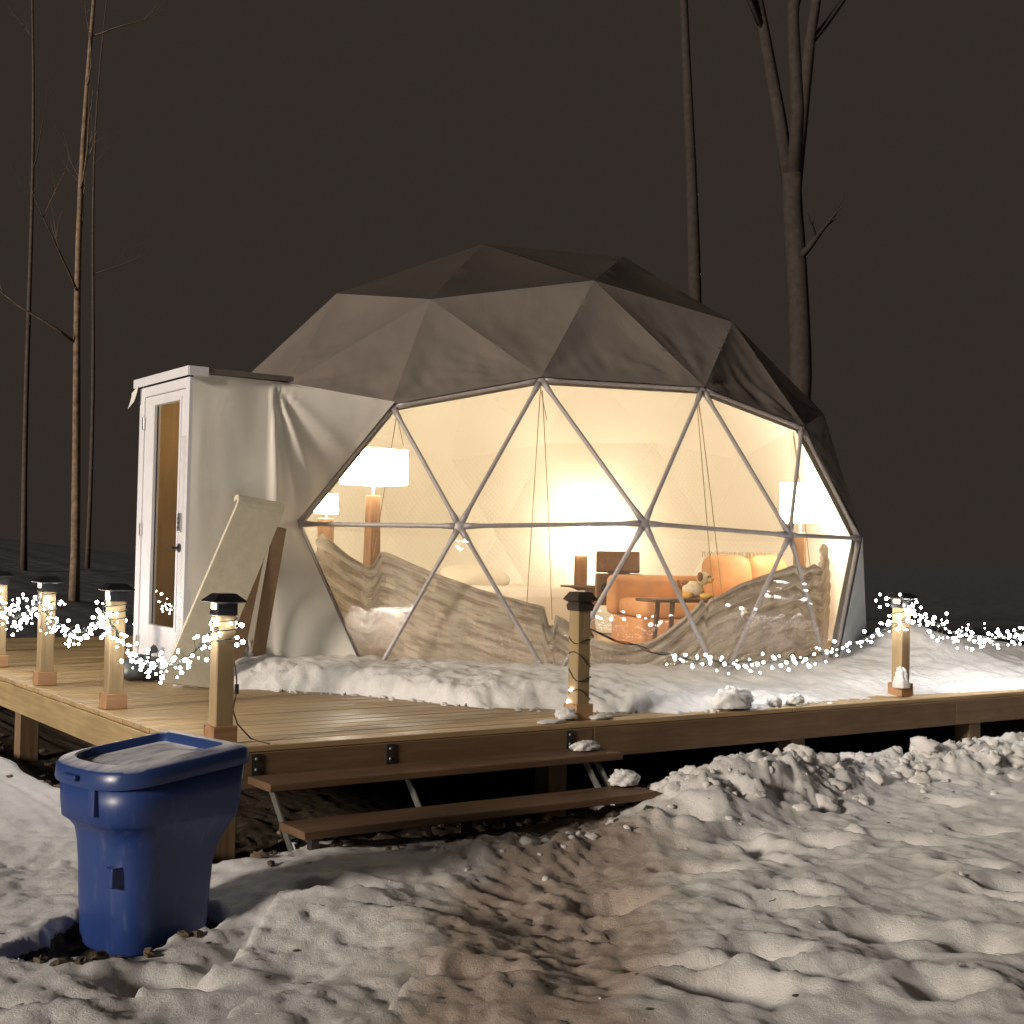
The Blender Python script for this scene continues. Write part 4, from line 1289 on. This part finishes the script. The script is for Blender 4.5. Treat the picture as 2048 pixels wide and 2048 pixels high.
def small_lamp(loc, stand, z0, z1, label, watt):
    t = thing('table_lamp', label, 'lamp', loc, R(-35), 'small yellow lamps on wooden blocks')
    MB().box(-0.075, 0.075, -0.075, 0.075, stand, z0 - 0.05).build('block_base', MAT['lampwood'], t, bevel=0.006, seg=1)
    MB().tube([(0, 0, z0 - 0.05), (0, 0, z0 + 0.05)], 0.012, 8).build('neck', MAT['chrome'], t)
    MB().loft([[(r * math.cos(k * math.pi / 12), r * math.sin(k * math.pi / 12), z) for k in range(24)] for z, r in ((z0, 0.125), (z1, 0.115), (z1, 0.11), (z0, 0.12))], cap=False).build('shade', MAT['shade_small'], t, smooth=True)
    point('lamp_bulb', (0, 0, (z0 + z1) / 2), watt, (1.0, 0.88, 0.64), 0.05, t)
    return t


def nightstand(loc, h, label):
    t = thing('bedside_table', label, 'table', loc, R(-35), 'bedside tables')
    MB().box(-0.22, 0.22, -0.18, 0.18, h - 0.03, h).build('top', MAT['darkwood'], t, bevel=0.004, seg=1)
    MB().box(-0.19, 0.19, -0.15, 0.15, h - 0.2, h - 0.031).build('drawer', MAT['darkwood'], t, bevel=0.004, seg=1)
    for sx in (-1, 1):
        for sy in (-1, 1):
            MB().box(sx * 0.17 - 0.02, sx * 0.17 + 0.02, sy * 0.13 - 0.02, sy * 0.13 + 0.02, 0.021, h - 0.2).build('leg', MAT['darkwood'], t)


nightstand((3.62, 6.05, 0), 0.90, 'bedside table under the small lamp at the left')
nightstand((7.25, 6.36, 0), 0.62, 'bedside table under the small lamp at the centre')
small_lamp((3.66, 6.0, 0), 0.902, 1.36, 1.56, 'small yellow lamp on a wooden block at the left end', 12)
small_lamp((7.30, 6.40, 0), 0.622, 1.03, 1.33, 'small yellow lamp on a wooden block in the centre', 35)

bed = thing('bed', 'wide low bed with cream bedding at the back of the dome', 'bed', (5.1, 5.55, 0), R(-8))
MB().box(-1.0, 1.0, -1.0, 1.0, 0.10, 0.34).build('frame', MAT['darkwood'], bed, bevel=0.01)
for sx in (-1, 1):
    for sy in (-1, 1): MB().box(sx * 0.9 - 0.04, sx * 0.9 + 0.04, sy * 0.9 - 0.04, sy * 0.9 + 0.04, 0.021, 0.1).build('leg', MAT['darkwood'], bed)
MB().box(-0.98, 0.98, -0.98, 0.98, 0.341, 0.58).build('mattress', MAT['linen'], bed, bevel=0.05, seg=4, smooth=True)
dv = [[Vector((-1.06 + 2.12 * i / 30, -1.05 + 1.7 * j / 26, 0.63 + 0.035 * float(perlin(i * 0.3, j * 0.3, 101)) - (0.45 * max(0, (abs(-1.06 + 2.12 * i / 30) - 0.97) / 0.09) ** 1 if abs(-1.06 + 2.12 * i / 30) > 0.97 else 0) - (0.40 * max(0, (-0.96 - (-1.05 + 1.7 * j / 26)) / 0.09) if j < 2 else 0))) for j in range(27)] for i in range(31)]
MB().grid(dv).build('duvet', MAT['linen'], bed, smooth=True)
for x in (-0.5, 0.42):
    m = MB().ball((0, 0, 0), 1, 20, 12)
    m.v = [(math.copysign(abs(a) ** 0.6, a) * 0.40, math.copysign(abs(b) ** 0.6, b) * 0.24, c_ * 0.095) for a, b, c_ in m.v]
    m.build('pillow', MAT['linen'], bed, smooth=True, loc=(x, 0.66, 0.72), rot=(R(18), 0, 0))

rad_st = thing('radio_stand', 'wooden stand under the brown suitcase record player', 'table', (6.70, 4.95, 0), R(-35))
MB().box(-0.34, 0.34, -0.2, 0.2, 0.45, 0.49).build('top', MAT['lampwood'], rad_st, bevel=0.004, seg=1)
for sx in (-1, 1):
    for sy in (-1, 1): MB().box(sx * 0.3 - 0.022, sx * 0.3 + 0.022, sy * 0.16 - 0.022, sy * 0.16 + 0.022, 0.021, 0.45).build('leg', MAT['lampwood'], rad_st)
rp = thing('record_player', 'brown suitcase record player with open lid and blue display', 'record player', (6.70, 4.95, 0.491), R(-35))
MB().box(-0.25, 0.25, -0.15, 0.15, 0, 0.30).build('case', MAT['radio'], rp, bevel=0.012)
MB().box(-0.24, 0.24, -0.0, 0.055, 0.0, 0.235, Matrix.Translation((0, 0.12, 0.318)) @ Matrix.Rotation(R(-12), 4, 'X')).build('lid', MAT['radio'], rp, bevel=0.012)
MB().tube([(0, 0.0, 0.301), (0, 0.0, 0.312)], 0.12, 24).build('turntable', MAT['black'], rp)
MB().box(-0.22, 0.22, -0.158, -0.151, 0.03, 0.27).build('front_panel', MAT['darkwood'], rp, bevel=0.002, seg=1)
for x in (-0.15, 0.16): MB().tube([(x, -0.159, 0.15), (x, -0.163, 0.15)], 0.055, 18).build('speaker_grille', MAT['black'], rp)
MB().box(-0.03, 0.07, -0.163, -0.1585, 0.10, 0.14).build('display', MAT['display'], rp)
for x in (-0.05, 0.02, 0.08): MB().tube([(x, -0.159, 0.21), (x, -0.175, 0.21)], 0.014, 10).build('knob', MAT['chrome'], rp)

sofa = thing('sofa', 'orange leather sofa inside the right half of the dome', 'sofa', (6.68, 3.50, 0), R(-14))
MB().box(-0.95, 0.95, -0.40, 0.30, 0.10, 0.40).build('base', MAT['orange'], sofa, bevel=0.05, seg=4, smooth=True)
for x in (-0.47, 0.47): MB().box(x - 0.455, x + 0.455, -0.42, 0.20, 0.405, 0.58).build('seat_cushion', MAT['orange'], sofa, bevel=0.06, seg=4, smooth=True)
MB().box(-0.95, 0.95, 0.205, 0.45, 0.401, 0.80).build('backrest', MAT['orange'], sofa, bevel=0.07, seg=4, smooth=True)
for x in (-0.90, 0.90):
    for y in (-0.33, 0.36): MB().box(x - 0.03, x + 0.03, y - 0.03, y + 0.03, 0.021, 0.10).build('leg', MAT['darkwood'], sofa)
for k, (x, a) in enumerate(((0.22, -8), (0.70, 12))):
    cu = thing('fringed_cushion', ('left' if k == 0 else 'right') + ' of the two big orange fringed cushions on the sofa', 'cushion', (0, 0, 0), 0, 'orange cushions on the sofa')
    loc = Vector((6.68, 3.50, 0)) + Matrix.Rotation(R(-14), 3, 'Z') @ Vector((x, 0.03, 0.80))
    cu.location = loc; cu.rotation_euler = (R(-14), 0, R(-14 + a))
    m = MB().ball((0, 0, 0), 1, 20, 14)
    m.v = [(math.copysign(abs(p) ** 0.55, p) * 0.27, q_ * 0.10, math.copysign(abs(r_) ** 0.55, r_) * 0.23) for p, q_, r_ in m.v]
    m.build('pad', MAT['orange'], cu, smooth=True)
    fr_ = MB()
    for j in range(40):
        xx = -0.26 + 0.52 * j / 39
        fr_.tube([(xx, 0, 0.20), (xx + random.uniform(-0.015, 0.015), -0.01, 0.235), (xx + random.uniform(-0.03, 0.03), -0.02, 0.255)], 0.0025, 3, cap=False)
    fr_.build('fringe', MAT['rope'], cu)

tb = thing('coffee_table', 'small dark coffee table in front of the orange sofa', 'table', (5.62, 2.62, 0), R(-14))
MB().box(-0.46, 0.42, -0.2, 0.2, 0.59, 0.615).build('top', MAT['darkwood'], tb, bevel=0.004, seg=1)
for sx in (-0.26, 0.30):
    for sy in (-0.14, 0.14): MB().tube([(sx, sy, 0.589), (sx * 1.15, sy * 1.1, 0.021)], [0.024, 0.018], 8).build('leg', MAT['darkwood'], tb)

pt = thing('plush_dog', 'cream and brown plush dog sitting on the small coffee table', 'plush toy', (5.62, 2.60, 0.616), R(-60))
body = MB().ball((0, 0, 0.085), 0.08, 16, 10, (1.25, 0.85, 1.0)); body.build('body', MAT['plush_white'], pt, smooth=True)
hd = MB().ball((0.10, 0, 0.19), 0.062, 16, 10, (1, 0.95, 0.95)).build('head', MAT['plush_white'], pt, smooth=True)
MB().ball((0.155, 0, 0.175), 0.032, 12, 8, (1.1, 1, 0.8)).build('muzzle', MAT['plush_yellow'], hd, smooth=True)
MB().ball((0.187, 0, 0.182), 0.009, 8, 6).build('nose', MAT['black'], hd, smooth=True)
for s_ in (-1, 1):
    MB().ball((0.155, 0.026 * s_, 0.207), 0.008, 8, 6).build('eye', MAT['black'], hd, smooth=True)
    MB().ball((0.085, 0.062 * s_, 0.205), 0.034, 10, 8, (0.8, 0.4, 1.25)).build('ear', MAT['plush_brown'], hd, smooth=True)
    MB().ball((0.13, 0.05 * s_, 0.032), 0.032, 10, 8, (1.6, 0.9, 0.9)).build('foreleg', MAT['plush_yellow'], pt, smooth=True)
    MB().ball((-0.02, 0.085 * s_, 0.036), 0.036, 10, 8, (1.4, 0.9, 0.95)).build('hind_leg', MAT['plush_yellow'], pt, smooth=True)
MB().ball((-0.06, 0, 0.14), 0.045, 10, 8, (1, 1.1, 0.6)).build('back_patch', MAT['plush_brown'], pt, smooth=True)
MB().tube([(-0.09, 0, 0.08), (-0.13, 0, 0.12), (-0.14, 0, 0.17)], [0.016, 0.014, 0.008], 8).build('tail', MAT['plush_brown'], pt, smooth=True)

# ================================================================== trees
def tree(x, y, h, r, label, mat, lean=(0.0, 0.0), seed=0, fork=None, branches=8, first=0.3):
    rnd = random.Random(seed); z0 = gz(x, y)
    t = thing('bare_tree', label, 'tree', (x, y, z0), 0, 'bare trees in the dark behind the deck')
    n = 16; pts = []; rad = []
    hh = h if not fork else h * fork
    for i in range(n + 1):
        s_ = i / n
        pts.append(Vector((lean[0] * h * s_ * hh / h + 0.012 * h * math.sin(s_ * 5 + seed) * s_, lean[1] * h * s_ + 0.01 * h * math.sin(s_ * 6 + seed * 2) * s_, hh * s_ - (0.15 if i == 0 else 0))))
        rad.append(r * (1.25 if i == 0 else 1.0) * (1 - (0.85 if not fork else 0.25) * s_))
    MB().tube(pts, rad, 10, wob=0.06).build('trunk', MAT[mat], t, smooth=True)
    br = None

    def limb(p, d, L, r0, lev, br=None):
        own = br is None
        if own: br = MB()
        q_ = [p]; rr = [r0]; dd = d.normalized(); m = 7
        for k in range(m):
            dd = (dd + Vector((rnd.uniform(-.16, .16), rnd.uniform(-.16, .16), rnd.uniform(-.05, .18)))).normalized()
            q_.append(q_[-1] + dd * (L / m)); rr.append(r0 * (1 - 0.88 * (k + 1) / m))
        br.tube(q_, rr, 6 if lev == 0 else 4)
        if lev < 2:
            for k in range(3 if lev == 0 else 2):
                i = rnd.randint(2, m - 1)
                limb(q_[i], dd + Vector((rnd.uniform(-.9, .9), rnd.uniform(-.9, .9), rnd.uniform(-.2, .6))), L * rnd.uniform(.35, .55), rr[i] * 0.6, lev + 1, br)
        if own: br.build('branch', MAT[mat], t, smooth=True)
    if fork:
        for k in range(3):
            an = seed + k * 2.1
            limb(pts[-2], Vector((0.22 * math.cos(an), 0.22 * math.sin(an), 1)), h * (1 - fork), r * 0.62, 0)
    for k in range(branches):
        s_ = first + (0.95 - first) * (k + rnd.random()) / branches
        i = min(n - 1, int(s_ * n)); an = rnd.uniform(0, 6.28)
        limb(pts[i], Vector((math.cos(an), math.sin(an), rnd.uniform(0.35, 0.9))), h * 0.22 * (1.15 - s_), rad[i] * 0.42, 0)
    return t


tree(4.70, 17.9, 15.0, 0.088, 'tall slender tree nearest the white entry on the left', 'bark', (-0.005, 0.0), 3, branches=9, first=0.32)
tree(6.0, 26.2, 17.0, 0.075, 'thin tree left of the tall slender one', 'fadebark', (-0.02, 0.0), 5, branches=3, first=0.5)
tree(7.9, 27.5, 15.0, 0.06, 'thin tree just right of the tall slender one', 'fadebark', (0.0, 0.0), 8, branches=3, first=0.5)
tree(14.0, 11.6, 17.0, 0.17, 'dim straight trunk behind the top of the dome', 'dimbark', (-0.02, 0.01), 14, branches=1, first=0.7)
tree(13.3, 8.6, 18.0, 0.21, 'thick forked tree behind the right side of the dome', 'dimbark', (0.0, 0.0), 17, fork=0.42, branches=1, first=0.8)
